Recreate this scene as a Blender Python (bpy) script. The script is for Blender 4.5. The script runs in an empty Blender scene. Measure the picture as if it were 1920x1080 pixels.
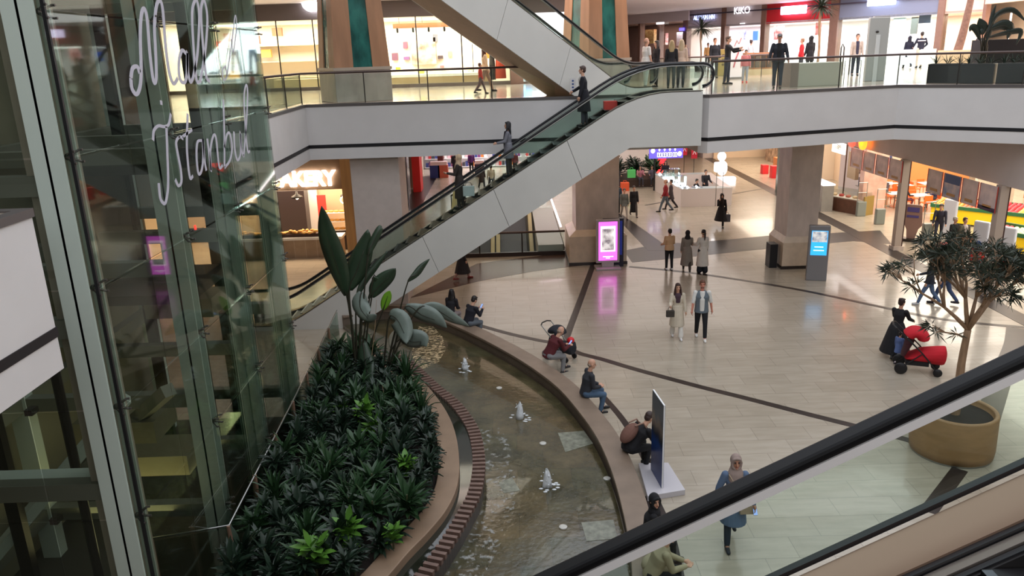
import bpy, bmesh, math, random
from mathutils import Vector, Matrix, Euler
random.seed(7)
S=bpy.context.scene
COL=S.collection
PI=math.pi
# ------------------------------------------------------------------ camera model (photo treated as 1920x1080)
F=1457.0; CP=math.radians(16.79); CR=math.radians(1.82); CZ=8.44; U=7.04
def ray(px,py):
    u=(px-960)/F; v=(540-py)/F
    c,s=math.cos(CR),math.sin(CR)
    a=u*c+v*s; b=-u*s+v*c
    return (a, math.cos(CP)+b*math.sin(CP), -math.sin(CP)+b*math.cos(CP))
def at(px,py,z=0.0):
    r=ray(px,py); t=(z-CZ)/r[2]; return Vector((r[0]*t,r[1]*t,z))
def atx(px,py,X):
    r=ray(px,py); t=X/r[0]; return Vector((X,r[1]*t,CZ+r[2]*t))
def aty(px,py,Y):
    r=ray(px,py); t=Y/r[1]; return Vector((r[0]*t,Y,CZ+r[2]*t))
cam=bpy.data.cameras.new('camera'); cam.sensor_width=36; cam.lens=F/1920*36; cam.clip_end=400; cam.clip_start=.05
co=bpy.data.objects.new('camera',cam); COL.objects.link(co)
fw=Vector((0,math.cos(CP),-math.sin(CP))); up=Vector((0,math.sin(CP),math.cos(CP))); rt=Vector((1,0,0))
c_,s_=math.cos(CR),math.sin(CR)
camx=rt*c_-up*s_; camy=rt*s_+up*c_
m=Matrix((camx,camy,-fw)).transposed().to_4x4(); m.translation=Vector((0,0,CZ)); co.matrix_world=m
S.camera=co
S.view_settings.view_transform='Standard'; S.view_settings.look='None'; S.view_settings.gamma=1; S.view_settings.exposure=0.12
S.view_settings.use_curve_mapping=False
# ------------------------------------------------------------------ materials
def lin(c):
    out=[]
    for x in c[:3]:
        x=x/255.
        out.append(x/12.92 if x<=.04045 else ((x+.055)/1.055)**2.4)
    return out+[1.0]
MATS={}
def M(name,col=(128,128,128),rough=.6,metal=0,emit=0,var=0,scale=4,bump=0,coat=0,col2=None,stretch=(1,1,1),spec=.5,sheen=0):
    if name in MATS: return MATS[name]
    m=bpy.data.materials.new(name); m.use_nodes=True; MATS[name]=m
    nt=m.node_tree; b=nt.nodes['Principled BSDF']
    c=lin(col); b.inputs['Base Color'].default_value=c
    b.inputs['Roughness'].default_value=rough; b.inputs['Metallic'].default_value=metal
    b.inputs['Specular IOR Level'].default_value=spec
    if coat: b.inputs['Coat Weight'].default_value=coat; b.inputs['Coat Roughness'].default_value=.08
    if sheen: b.inputs['Sheen Weight'].default_value=sheen
    if emit:
        b.inputs['Emission Color'].default_value=c; b.inputs['Emission Strength'].default_value=emit
    if var or col2 or bump:
        tc=nt.nodes.new('ShaderNodeTexCoord'); mp=nt.nodes.new('ShaderNodeMapping'); mp.inputs['Scale'].default_value=stretch
        n=nt.nodes.new('ShaderNodeTexNoise'); n.inputs['Scale'].default_value=scale; n.inputs['Detail'].default_value=5
        nt.links.new(tc.outputs['Object'],mp.inputs[0]); nt.links.new(mp.outputs[0],n.inputs['Vector'])
        r=nt.nodes.new('ShaderNodeValToRGB')
        if col2: a,bb=c,lin(col2)
        else:
            a=[x*(1-var) for x in c[:3]]+[1]; bb=[min(1,x*(1+var)) for x in c[:3]]+[1]
        r.color_ramp.elements[0].position=.32; r.color_ramp.elements[1].position=.68
        r.color_ramp.elements[0].color=a; r.color_ramp.elements[1].color=bb
        nt.links.new(n.outputs['Fac'],r.inputs[0]); nt.links.new(r.outputs[0],b.inputs['Base Color'])
        if bump:
            bp=nt.nodes.new('ShaderNodeBump'); bp.inputs['Strength'].default_value=bump; bp.inputs['Distance'].default_value=.02
            nt.links.new(n.outputs['Fac'],bp.inputs['Height']); nt.links.new(bp.outputs[0],b.inputs['Normal'])
    return m
def tiles(name,ca,cb,grout,bw,rh,rough=.2,scale=1,rot=0,coat=0,mortar=.006,offset=.5,streak=None):
    m=bpy.data.materials.new(name); m.use_nodes=True; MATS[name]=m
    nt=m.node_tree; b=nt.nodes['Principled BSDF']; b.inputs['Roughness'].default_value=rough
    if coat: b.inputs['Coat Weight'].default_value=coat; b.inputs['Coat Roughness'].default_value=.06
    tc=nt.nodes.new('ShaderNodeTexCoord'); mp=nt.nodes.new('ShaderNodeMapping'); mp.inputs['Rotation'].default_value=(0,0,rot)
    br=nt.nodes.new('ShaderNodeTexBrick'); br.inputs['Scale'].default_value=scale
    br.inputs['Color1'].default_value=lin(ca); br.inputs['Color2'].default_value=lin(cb); br.inputs['Mortar'].default_value=lin(grout)
    br.inputs['Brick Width'].default_value=bw; br.inputs['Row Height'].default_value=rh; br.inputs['Mortar Size'].default_value=mortar; br.offset=offset
    nt.links.new(tc.outputs['Object'],mp.inputs[0]); nt.links.new(mp.outputs[0],br.inputs['Vector'])
    n=nt.nodes.new('ShaderNodeTexNoise'); n.inputs['Scale'].default_value=1.6; n.inputs['Detail'].default_value=6
    mp2=nt.nodes.new('ShaderNodeMapping'); mp2.inputs['Scale'].default_value=streak or (.8,4,1)
    nt.links.new(tc.outputs['Object'],mp2.inputs[0]); nt.links.new(mp2.outputs[0],n.inputs['Vector'])
    r=nt.nodes.new('ShaderNodeValToRGB'); r.color_ramp.elements[0].color=(.88,.875,.86,1); r.color_ramp.elements[1].color=(1.0,1.0,1.0,1)
    r.color_ramp.elements[0].position=.35; r.color_ramp.elements[1].position=.62
    nt.links.new(n.outputs['Fac'],r.inputs[0])
    mx=nt.nodes.new('ShaderNodeMixRGB'); mx.blend_type='MULTIPLY'; mx.inputs[0].default_value=1
    nt.links.new(br.outputs['Color'],mx.inputs[1]); nt.links.new(r.outputs[0],mx.inputs[2]); nt.links.new(mx.outputs[0],b.inputs['Base Color'])
    return m
def glass(name,tint=(215,235,228),refl=.25,rough=.02,base=.06):
    if name in MATS: return MATS[name]
    m=bpy.data.materials.new(name); m.use_nodes=True; MATS[name]=m
    nt=m.node_tree
    for n in list(nt.nodes):
        if n.type!='OUTPUT_MATERIAL': nt.nodes.remove(n)
    out=nt.nodes['Material Output']
    t=nt.nodes.new('ShaderNodeBsdfTransparent'); t.inputs[0].default_value=lin(tint)
    g=nt.nodes.new('ShaderNodeBsdfGlossy'); g.inputs['Roughness'].default_value=rough; g.inputs[0].default_value=(.9,1,.96,1)
    lw=nt.nodes.new('ShaderNodeLayerWeight'); lw.inputs['Blend'].default_value=refl
    mt=nt.nodes.new('ShaderNodeMath'); mt.operation='MULTIPLY_ADD'; mt.inputs[1].default_value=.7; mt.inputs[2].default_value=base; mt.use_clamp=True
    nt.links.new(lw.outputs['Fresnel'],mt.inputs[0])
    mx=nt.nodes.new('ShaderNodeMixShader'); nt.links.new(mt.outputs[0],mx.inputs[0]); nt.links.new(t.outputs[0],mx.inputs[1]); nt.links.new(g.outputs[0],mx.inputs[2])
    nt.links.new(mx.outputs[0],out.inputs[0]); return m
def emis(name,col,s):
    if name in MATS: return MATS[name]
    m=bpy.data.materials.new(name); m.use_nodes=True; MATS[name]=m
    b=m.node_tree.nodes['Principled BSDF']; b.inputs['Base Color'].default_value=lin(col); b.inputs['Emission Color'].default_value=lin(col); b.inputs['Emission Strength'].default_value=s
    return m
# ------------------------------------------------------------------ mesh builder
class MB:
    def __init__(s): s.v=[]; s.f=[]
    def add(s,vs,fs):
        o=len(s.v); s.v+= [tuple(v) for v in vs]; s.f+=[tuple(i+o for i in f) for f in fs]; return s
    def box(s,a,b):
        x0,y0,z0=a; x1,y1,z1=b
        return s.add([(x0,y0,z0),(x1,y0,z0),(x1,y1,z0),(x0,y1,z0),(x0,y0,z1),(x1,y0,z1),(x1,y1,z1),(x0,y1,z1)],
          [(3,2,1,0),(4,5,6,7),(0,1,5,4),(1,2,6,5),(2,3,7,6),(3,0,4,7)])
    def obox(s,p,q,w,h,up=Vector((0,0,1))):
        # box along p->q with width w and height h
        p=Vector(p);q=Vector(q);d=(q-p).normalized(); sd=d.cross(up)
        if sd.length<1e-4: sd=d.cross(Vector((0,1,0)))
        sd.normalize(); u=sd.cross(d).normalized()
        a=sd*w/2;b=u*h/2
        vs=[p-a-b,p+a-b,p+a+b,p-a+b,q-a-b,q+a-b,q+a+b,q-a+b]
        return s.add(vs,[(0,1,2,3),(7,6,5,4),(4,5,1,0),(5,6,2,1),(6,7,3,2),(7,4,0,3)])
    def tube(s,pts,r,n=8,closed=False):
        pts=[Vector(p) for p in pts]; rs=r if isinstance(r,(list,tuple)) else [r]*len(pts)
        rings=[];prev=None
        for i,p in enumerate(pts):
            if i==0: d=pts[1]-p
            elif i==len(pts)-1: d=p-pts[i-1]
            else: d=pts[i+1]-pts[i-1]
            if d.length<1e-7: d=Vector((0,0,1))
            d.normalize()
            if prev is None:
                a=d.cross(Vector((0,0,1)))
                if a.length<.05: a=d.cross(Vector((0,1,0)))
            else: a=prev-d*prev.dot(d)
            if a.length<1e-5: a=d.orthogonal()
            a.normalize(); prev=a; b=d.cross(a)
            rings.append([p+(a*math.cos(t)+b*math.sin(t))*rs[i] for t in [2*PI*k/n for k in range(n)]])
        vs=[v for rg in rings for v in rg]; fs=[]
        for i in range(len(pts)-1):
            for k in range(n):
                fs.append((i*n+k,i*n+(k+1)%n,(i+1)*n+(k+1)%n,(i+1)*n+k))
        fs.append(tuple(range(n-1,-1,-1))); fs.append(tuple((len(pts)-1)*n+k for k in range(n)))
        return s.add(vs,fs)
    def lathe(s,prof,c=(0,0,0),n=24,sx=1,sy=1):
        vs=[];fs=[];L=len(prof)
        for r,z in prof:
            for k in range(n):
                t=2*PI*k/n; vs.append((c[0]+r*sx*math.cos(t),c[1]+r*sy*math.sin(t),c[2]+z))
        for i in range(L-1):
            for k in range(n): fs.append((i*n+k,i*n+(k+1)%n,(i+1)*n+(k+1)%n,(i+1)*n+k))
        fs.append(tuple(range(n-1,-1,-1))); fs.append(tuple((L-1)*n+k for k in range(n)))
        return s.add(vs,fs)
    def prism(s,poly,z0,z1):
        n=len(poly); vs=[(p[0],p[1],z0) for p in poly]+[(p[0],p[1],z1) for p in poly]
        fs=[tuple(range(n-1,-1,-1)),tuple(range(n,2*n))]+[(i,(i+1)%n,n+(i+1)%n,n+i) for i in range(n)]
        return s.add(vs,fs)
    def ext(s,poly,d):
        # polygon of 3D points extruded by vector d
        n=len(poly); d=Vector(d); vs=[Vector(p) for p in poly]; vs+= [v+d for v in vs]
        return s.add(vs,[tuple(range(n-1,-1,-1)),tuple(range(n,2*n))]+[(i,(i+1)%n,n+(i+1)%n,n+i) for i in range(n)])
    def ribbon(s,L,R,z0,z1):
        # closed solid between two planar curves
        n=len(L); vs=[]
        for a,b in zip(L,R): vs+=[(a[0],a[1],z0),(b[0],b[1],z0),(b[0],b[1],z1),(a[0],a[1],z1)]
        fs=[]
        for i in range(n-1):
            o=i*4;q=o+4
            for k in range(4): fs.append((o+k,o+(k+1)%4,q+(k+1)%4,q+k))
        fs.append((3,2,1,0)); fs.append(tuple((n-1)*4+k for k in range(4)))
        return s.add(vs,fs)
    def ball(s,c,r,n=10,mr=6,rot=None):
        if not isinstance(r,(tuple,list)): r=(r,r,r)
        vs=[];fs=[]
        R=rot or Matrix.Identity(3)
        c=Vector(c)
        vs.append(c+R@Vector((0,0,-r[2])))
        for i in range(1,mr):
            ph=-PI/2+PI*i/mr
            for k in range(n):
                t=2*PI*k/n; vs.append(c+R@Vector((r[0]*math.cos(ph)*math.cos(t),r[1]*math.cos(ph)*math.sin(t),r[2]*math.sin(ph))))
        vs.append(c+R@Vector((0,0,r[2])))
        for k in range(n): fs.append((0,1+(k+1)%n,1+k))
        for i in range(mr-2):
            for k in range(n): fs.append((1+i*n+k,1+i*n+(k+1)%n,1+(i+1)*n+(k+1)%n,1+(i+1)*n+k))
        t=len(vs)-1
        for k in range(n): fs.append((t,1+(mr-2)*n+k,1+(mr-2)*n+(k+1)%n))
        return s.add(vs,fs)
    def cap(s,p,q,r0,r1=None,n=10):
        # tapered capsule
        r1=r0 if r1 is None else r1
        p=Vector(p);q=Vector(q); d=(q-p)
        L=d.length
        if L<1e-5: return s.ball(p,r0)
        d/=L; pts=[];rs=[]
        for t in (-1,-.8,-.45,0): 
            pts.append(p+d*r0*t); rs.append(r0*math.sqrt(max(0,1-t*t))+.0005)
        for t in (0,.45,.8,1):
            pts.append(q+d*r1*t); rs.append(r1*math.sqrt(max(0,1-t*t))+.0005)
        return s.tube(pts,rs,n)
    def loft(s,rings,n=14):
        # rings: (center, ax vec, ay vec)
        vs=[];fs=[]
        for c,ax,ay in rings:
            for k in range(n):
                t=2*PI*k/n; vs.append(Vector(c)+Vector(ax)*math.cos(t)+Vector(ay)*math.sin(t))
        L=len(rings)
        for i in range(L-1):
            for k in range(n): fs.append((i*n+k,i*n+(k+1)%n,(i+1)*n+(k+1)%n,(i+1)*n+k))
        fs.append(tuple(range(n-1,-1,-1))); fs.append(tuple((L-1)*n+k for k in range(n)))
        return s.add(vs,fs)
    def mesh(s,name,mat,smooth=False):
        me=bpy.data.meshes.new(name); me.from_pydata(s.v,[],s.f); me.update()
        bm=bmesh.new(); bm.from_mesh(me); bmesh.ops.recalc_face_normals(bm,faces=bm.faces); bm.to_mesh(me); bm.free()
        if mat: me.materials.append(mat)
        if smooth: 
            for p in me.polygons: p.use_smooth=True
        return me
    def build(s,name,mat,parent=None,smooth=False,loc=None,bevel=0):
        me=s.mesh(name,mat,smooth)
        o=bpy.data.objects.new(name,me); COL.objects.link(o)
        if parent: o.parent=parent
        if loc is not None: o.location=loc
        if bevel:
            b=o.modifiers.new('bevel','BEVEL'); b.width=bevel; b.segments=2; b.limit_method='ANGLE'
        return o
def tag(o,label,cat,group=None,kind=None):
    if label: o['label']=label
    if cat: o['category']=cat
    if group: o['group']=group
    if kind: o['kind']=kind
    return o
def thing(name,label,cat,loc=(0,0,0),rz=0,group=None,kind=None):
    o=bpy.data.objects.new(name,None); COL.objects.link(o); o.location=loc; o.rotation_euler=(0,0,rz); o.empty_display_size=.1
    return tag(o,label,cat,group,kind)
def struct(name,mb,mat,smooth=False,bevel=0):
    o=mb.build(name,mat,None,smooth,bevel=bevel); o['kind']='structure'; return o
KIDS={}
def copy_tree(o,parent=None,loc=None,rz=None,label=None,scale=None,tree=None):
    c=o.copy(); COL.objects.link(c)
    if parent: c.parent=parent
    if loc is not None: c.location=loc
    if rz is not None: c.rotation_euler=(0,0,rz)
    if label: c['label']=label
    if scale: c.scale=scale if isinstance(scale,(tuple,list)) else (scale,)*3
    for k in [x for x in COL.objects if x.parent==o]:
        copy_tree(k,c)
    return c
def catmull(P,n=6):
    P=[Vector(p) for p in P]; out=[]
    Q=[P[0]*2-P[1]]+P+[P[-1]*2-P[-2]]
    for i in range(1,len(Q)-2):
        a,b,c,d=Q[i-1:i+3]
        for k in range(n):
            t=k/n
            out.append(.5*((2*b)+(c-a)*t+(2*a-5*b+4*c-d)*t*t+(3*b-3*c+d-a)*t**3))
    out.append(P[-1]); return out
def offset(P,d):
    out=[]
    for i,p in enumerate(P):
        t=(P[min(i+1,len(P)-1)]-P[max(i-1,0)]); t.z=0; t.normalize(); out.append(p+Vector((t.y,-t.x,0))*d)
    return out
def textobj(name,body,mat,loc,size,ext,rx=PI/2,rz=0,parent=None,align='CENTER',bold=0,sx=1):
    cu=bpy.data.curves.new(name,'FONT'); cu.body=body; cu.size=size; cu.extrude=ext; cu.align_x=align; cu.align_y='CENTER'; cu.offset=bold
    t=bpy.data.objects.new(name,cu); COL.objects.link(t)
    dg=bpy.context.evaluated_depsgraph_get(); me=bpy.data.meshes.new_from_object(t.evaluated_get(dg)); me.materials.clear(); me.materials.append(mat)
    bpy.data.objects.remove(t)
    o=bpy.data.objects.new(name,me); COL.objects.link(o); o.location=loc; o.rotation_euler=(rx,0,rz); o.scale=(sx,1,1)
    if parent: o.parent=parent
    return o
def area(name,loc,size,power,col=(255,240,220),rot=(0,0,0),sy=None):
    l=bpy.data.lights.new(name,'AREA'); l.energy=power; l.color=lin(col)[:3]; l.size=size
    if sy: l.shape='RECTANGLE'; l.size_y=sy
    o=bpy.data.objects.new(name,l); COL.objects.link(o); o.location=loc; o.rotation_euler=rot; return o
# common materials
white=M('painted_plaster',(216,212,210),.6,var=.03,scale=1.2)
plaster=M('soffit_plaster',(160,148,140),.7,var=.05,scale=1.5)
clad=M('escalator_cladding',(210,208,202),.45,var=.03,scale=1)
black=M('black_rubber',(18,18,22),.45)
darkmetal=M('dark_metal',(60,56,54),.35,.6)
steel=M('brushed_steel',(170,170,168),.28,.9)
palesteel=M('painted_pale_steel',(196,208,198),.45,.0)
glassm=glass('balustrade_glass',(243,249,246),.1,.02,.03)
glassg=glass('green_tint_glass',(230,233,229),.06,.03,.035)
shopglass=glass('shop_glass',(240,244,242),.12,.02,.03)
stone=M('marble_cladding',(196,180,170),.35,var=.14,scale=2.2,stretch=(1,1,.5))
wood=M('warm_wood_panel',(176,130,98),.45,var=.16,scale=3,stretch=(1,1,.15))
green=M('green_marble',(22,74,70),.25,col2=(48,120,112),scale=3,stretch=(1,1,.5))
brown_rail=M('brown_handrail',(84,66,60),.35)
floorm=tiles('pale_stone_tiles',(180,169,152),(172,161,144),(146,136,122),1.2,.6,rough=.24,coat=.25)
ufloor=tiles('upper_gallery_tiles',(190,176,158),(180,166,148),(150,140,126),1.0,1.0,rough=.18,coat=.4)
darkstone=M('dark_granite_inlay',(50,41,38),.3,var=.12,scale=3,spec=.25)
# ================================================================== SETTING
g=MB()
g.box((-26,0,-.3),(40,32.9,0)).box((-26,42.5,-.3),(40,95,0)).box((-26,32.9,-.3),(-3.3,42.5,0)).box((2.45,32.9,-.3),(40,42.5,0))
struct('floor',g,floorm)
# lower level seen through the well
struct('floor',MB().box((-12,26,-6.2),(12,60,-6)),M('lower_floor',(150,140,128),.3))
struct('wall_well',MB().box((-3.3,42.5,-6),(2.45,42.7,-.3)).box((-3.5,32.9,-6),(-3.3,42.5,-.3)).box((2.45,32.9,-6),(2.65,42.5,-.3)).box((-3.3,32.7,-6),(2.45,32.9,-.3)),M('well_wall',(160,156,150),.5))
slab=[(-6.5,25.8),(5.95,25.8),(5.95,24.5),(6.2,24.3),(13.0,26.4),(15.8,24.2),(24,17.6),(40,17.6),(40,95),(-26,95),(-26,0),(-4.95,0),(-4.95,7.97),(-9.2,7.97),(-9.2,17.7),(-6.3,17.7)]
struct('ceiling',MB().prism(slab,5.28,6.98),white)
struct('floor',MB().prism(slab,6.98,U),ufloor)
def edge_ribbon(name,pts,z0,z1,d0,d1,mat):
    P=[Vector((p[0],p[1],0)) for p in pts]
    L=[];R=[]
    for i,p in enumerate(P):
        n=Vector((0,0,0))
        for a,b in ((i-1,i),(i,i+1)):
            if a>=0 and b<len(P):
                t=(P[b]-P[a]).normalized(); n+=Vector((t.y,-t.x,0))
        n.normalize()
        k=1.0
        if 0<i<len(P)-1:
            t=(P[i]-P[i-1]).normalized(); k=1/max(.5,n.dot(Vector((t.y,-t.x,0))))
        L.append(p+n*d0*k); R.append(p+n*d1*k)
    return MB().ribbon(L,R,z0,z1)
back_edge=[(-6.3,17.7),(-6.5,25.8),(5.95,25.8)]
right_edge=[(5.95,25.8),(5.95,24.5),(6.2,24.3),(13.0,26.4),(15.8,24.2),(24,17.6),(40,17.6)]
left_edge=[(-9.2,8.7),(-4.95,8.7),(-4.95,0)][::-1]
left_edge=[(-4.95,0),(-4.95,7.97),(-9.2,7.97)]
stripe=M('black_groove',(14,13,20),.5)  # plain black stripe along the slab edge
lip=M('grey_edge_trim',(92,86,84),.4)
k=0
for nm,E_ in (('back',back_edge),('right',right_edge),('left',left_edge)):
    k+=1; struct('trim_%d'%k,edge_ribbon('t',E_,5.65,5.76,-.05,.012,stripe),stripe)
    k+=1; struct('trim_%d'%k,edge_ribbon('t',E_,6.97,7.06,-.12,.02,lip),lip)
# ground floor inlays
def inlay(poly,mat=darkstone,z=.004):
    global k
    k+=1; mb=MB(); mb.prism([(p[0],p[1]) for p in poly],.0005,z); return struct('trim_%d'%k,mb,mat)
def line(px,w,z=.004,mat=darkstone,n=6,smooth=True):
    global k
    P=[at(x,y,0) for x,y in px]; P=catmull(P,n) if smooth else P
    k+=1; return struct('trim_%d'%k,MB().ribbon(offset(P,-w/2),offset(P,w/2),.0005,z),mat)
line([(1112,497),(1088,563),(1066,622),(1062,636),(1066,650),(1085,662),(1130,674),(1190,692),(1300,722),(1400,747),(1520,778),(1640,808),(1720,830)],.22)
line([(1180,500),(1300,512),(1480,540),(1640,573),(1745,595),(1830,606),(1910,613),(1960,618)],.2,z=.005)
line([(880,605),(905,612),(960,627),(1020,640),(1060,645)],.2,z=.006)
line([(1905,615),(1900,650),(1880,700),(1860,760),(1840,820)],.5,z=.0045)
line([(1800,880),(1770,920),(1740,960)],.3,z=.0045)
line([(1215,930),(1245,1000),(1262,1080)],.38,z=.0045)
line([(1110,720),(1170,790),(1215,870)],.16,z=.0042)
inlay([at(*q) for q in [(765,560),(800,552),(900,527),(1000,509),(1072,500),(1100,497),(1062,474),(895,494)]],M('brown_granite_inlay',(84,62,50),.22,var=.1,scale=2,spec=.3))
inlay([at(*q) for q in [(1170,470),(1240,456),(1300,455),(1400,446),(1480,438),(1560,437),(1650,432),(1672,458),(1600,452),(1480,463),(1400,470),(1300,481),(1185,492)]])
inlay([at(*q) for q in [(1150,402),(1166,402),(1262,470),(1215,470)]],z=.006)
inlay([(15.6,20),(16.25,20),(16.25,62),(15.6,62)],z=.007)
line([(1222,340),(1330,326)],.12,smooth=False); line([(1210,385),(1260,376)],.12,smooth=False); line([(1360,366),(1440,352)],.12,smooth=False)
line([(1200,430),(1110,400)],.1,smooth=False)
inlay([(-6.3,44),(-5.2,44),(-5.2,57),(-6.3,57)])
# side and back walls (ground)
pinkish=M('warm_plaster',(190,172,158),.6,var=.04)
greybulk=M('grey_bulkhead',(196,184,178),.65,var=.04,scale=1)
struct('wall_right',MB().box((16.3,17,3.78),(16.6,41.5,5.2)),greybulk)
struct('wall_right',MB().box((16.3,41.5,4.3),(16.6,62,5.2)).box((15.5,62,0),(16.6,90,5.2)).box((16.3,44.9,0),(16.6,46.8,4.3)),greybulk)
struct('wall_back',MB().box((-26,90,0),(40,90.3,11)),pinkish)
struct('wall_left',MB().box((-26,0,0),(-25.7,90,11)),pinkish)
struct('wall_right',MB().box((30,0,0),(30.3,90,11)),M('shop_back_wall',(226,214,196),.6))
struct('wall_left',MB().box((-6.6,35.2,0),(-6.3,47,5.2)).box((-6.6,52,0),(-6.3,58,5.2)),M('beige_wall',(186,168,148),.5,var=.05))
# upper ceiling and gallery walls
struct('ceiling',MB().prism([(-26,28.5),(12,28.5),(18,30),(24,24),(40,24),(40,95),(-26,95)],10.95,11.3),M('ceiling_white',(222,214,220),.6))
# atrium roof with a skylight opening
struct('ceiling',MB().box((-26,-8,17),(-9,60,17.3)).box((22,-8,17),(40,60,17.3)).box((-9,-8,17),(22,-4,17.3)).box((-9,40,17),(22,60,17.3)),M('roof_white',(190,186,180),.7))
struct('wall_right',MB().box((40,0,0),(40.3,95,17)),pinkish)
struct('wall_front',MB().box((-26,-8.3,0),(40,-8,17)),M('wall_grey',(150,146,140),.7))
struct('floor',MB().box((-26,-8,0),(40,0,.001)).box((-4.9,-8,6.7),(24,.9,7.04)),ufloor)
# ================================================================== PILLARS
def gallery_pillar(x0,y0,w,d,label):
    t=thing('tapered_pillar',label,'pillar',(x0+w/2,y0+d/2,U),math.radians(28))
    hw,hd=w/2,d/2
    MB().box((-hw,-hd,0),(hw,hd,1.02)).build('plinth',stone,t,bevel=.02)
    MB().box((-hw-.03,-hd-.03,1.02),(hw+.03,hd+.03,1.12)).build('cap_stone',M('pale_stone',(188,172,156),.4,var=.05),t)
    def fr(x0,x1,z0,z1,out,side):
        # panel on tapered face; taper .1 per 4 m
        pts=[]
        for (xx,zz) in ((x0,z0),(x1,z0),(x1,z1),(x0,z1)):
            k=1-.055*(zz-1.12)
            if side=='f': pts.append(Vector((xx*hw*k,-hd*k-out,zz)))
            if side=='l': pts.append(Vector((-hw*k-out,xx*hd*k,zz)))
            if side=='r': pts.append(Vector((hw*k+out,xx*hd*k,zz)))
        return pts
    core=MB(); H=4.9
    kk=1-.055*(H-1.12); a=.94
    core.add([(-hw*a,-hd*a,1.12),(hw*a,-hd*a,1.12),(hw*a,hd*a,1.12),(-hw*a,hd*a,1.12),(-hw*a*kk,-hd*a*kk,H),(hw*a*kk,-hd*a*kk,H),(hw*a*kk,hd*a*kk,H),(-hw*a*kk,hd*a*kk,H)],[(3,2,1,0),(4,5,6,7),(0,1,5,4),(1,2,6,5),(2,3,7,6),(3,0,4,7)])
    core.build('green_marble_core',green,t)
    for s,dv in (('f',(0,.07,0)),('l',(.07,0,0)),('r',(-.07,0,0))):
        for x_0,x_1 in ((-.98,-.32),(.36,.98)):
            mb=MB(); mb.ext(fr(x_0,x_1,1.12,H,-.02 if s=='f' else -.02,s),dv); mb.build('wood_panel',wood,t)
    return t
gallery_pillar(-6.12,26.65,1.95,1.9,'tapered green marble and wood pillar behind the left glass railing')
gallery_pillar(2.5,29.9,1.9,1.9,'tapered green marble and wood pillar behind the upper escalator')
def ground_column(x0,y0,x1,y1,label,base=.0,mat=stone,flare=0.0,bh=1.05):
    t=thing('stone_column',label,'column',((x0+x1)/2,(y0+y1)/2,0))
    hx,hy=(x1-x0)/2,(y1-y0)/2
    MB().box((-hx,-hy,0),(hx,hy,5.2)).build('shaft',mat,t,bevel=.015)
    if flare:
        f=flare
        mb=MB()
        mb.add([(-hx-f,-hy-f,.12),(hx+f,-hy-f,.12),(hx+f,hy+f,.12),(-hx-f,hy+f,.12),(-hx-f,-hy-f,bh),(hx+f,-hy-f,bh),(hx+f,hy+f,bh),(-hx-f,hy+f,bh),(-hx-.01,-hy-.01,bh+.22),(hx+.01,-hy-.01,bh+.22),(hx+.01,hy+.01,bh+.22),(-hx-.01,hy+.01,bh+.22)],
         [(3,2,1,0),(8,9,10,11)]+[(i,(i+1)%4,4+(i+1)%4,4+i) for i in range(4)]+[(4+i,4+(i+1)%4,8+(i+1)%4,8+i) for i in range(4)])
        mb.build('base',M('beige_stone',(204,184,162),.35,var=.08),t)
        MB().box((-hx-f-.03,-hy-f-.03,0),(hx+f+.03,hy+f+.03,.12)).build('black_plinth',M('black_granite',(44,36,34),.25),t)
    return t
ground_column(10.75,29.5,11.95,30.9,'square marble column beside the blue information screen, black plinth',flare=.14)
ground_column(2.7,31.2,4.45,33.0,'wide marble column behind the pink advertising screen',flare=.3,bh=1.2)
ground_column(-5.35,26.4,-3.7,28.1,'plain grey column behind the left end of the escalator',mat=M('plain_grey_column',(206,192,184),.6,var=.04))
t=thing('wood_pilaster','oak veneer pilaster at the right edge of the bakery front','pilaster',(-6.6,33.2,0))
MB().box((-.5,-.25,0),(.28,.3,5.19)).build('veneer_panel',M('oak_veneer',(190,152,104),.4,var=.2,scale=4,stretch=(1,1,.1)),t)
MB().box((-.52,-.28,0),(.3,.32,.12)).build('skirting',darkmetal,t)
# ================================================================== GLASS RAILINGS
def railing(label,pts,h=.98,zb=U,post_every=2.2,rail=brown_rail,rr=.035,dark_base=False,gl=glassm,name='glass_railing',pr=.018,pmat=None):
    P=[Vector((p[0],p[1],zb if len(p)<3 else p[2])) for p in pts]
    t=thing(name,label,'railing',P[0]); o=P[0]
    tb=MB().tube([p-o+Vector((0,0,h)) for p in P],rr,8); tb.build('handrail',rail,t,True)
    for a,b in zip(P[:-1],P[1:]):
        L=(b-a).length; n=max(1,round(L/post_every)); d=(b-a)/n
        for i in range(n):
            p=a+d*i-o; q=a+d*(i+1)-o; u=d.normalized()*.015
            z=Vector((0,0,.06)); zz=Vector((0,0,(h-.05)))
            mb=MB(); sd=Vector((u.y,-u.x,0)).normalized()*.012
            mb.ext([p+u+z,q-u+z,q-u+zz,p+u+zz],sd); mb.build('glass_panel',gl,t)
            mb=MB(); mb.tube([p+Vector((0,0,0)),p+Vector((0,0,h))],pr if not dark_base else .03,8); mb.build('post',pmat or darkmetal,t)
        if dark_base:
            mb=MB(); mb.obox(a-o+Vector((0,0,.09)),b-o+Vector((0,0,.09)),.1,.18); mb.build('base_channel',M('bronze_channel',(48,34,28),.35,.3),t)
    return t
railing('long glass railing with brown handrail along the right gallery edge',[(6.3,24.45),(12.98,26.52),(15.75,24.35),(23.9,17.8),(29.5,17.8)])
railing('glass railing with thin brown handrail along the left gallery edge, in front of the shops',[(-6.45,17.9),(-6.62,25.95),(1.6,25.95)])
railing('low glass railing with brown rail around the floor opening behind the escalator',[(-3.2,32.75),(2.35,32.75)],zb=0,post_every=1.9,h=1.05,rr=.05,dark_base=True)
railing('far side railing of the floor opening',[(-3.2,42.6),(2.35,42.6)],zb=0,post_every=1.9,h=1.05,rr=.05,dark_base=True)
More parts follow.
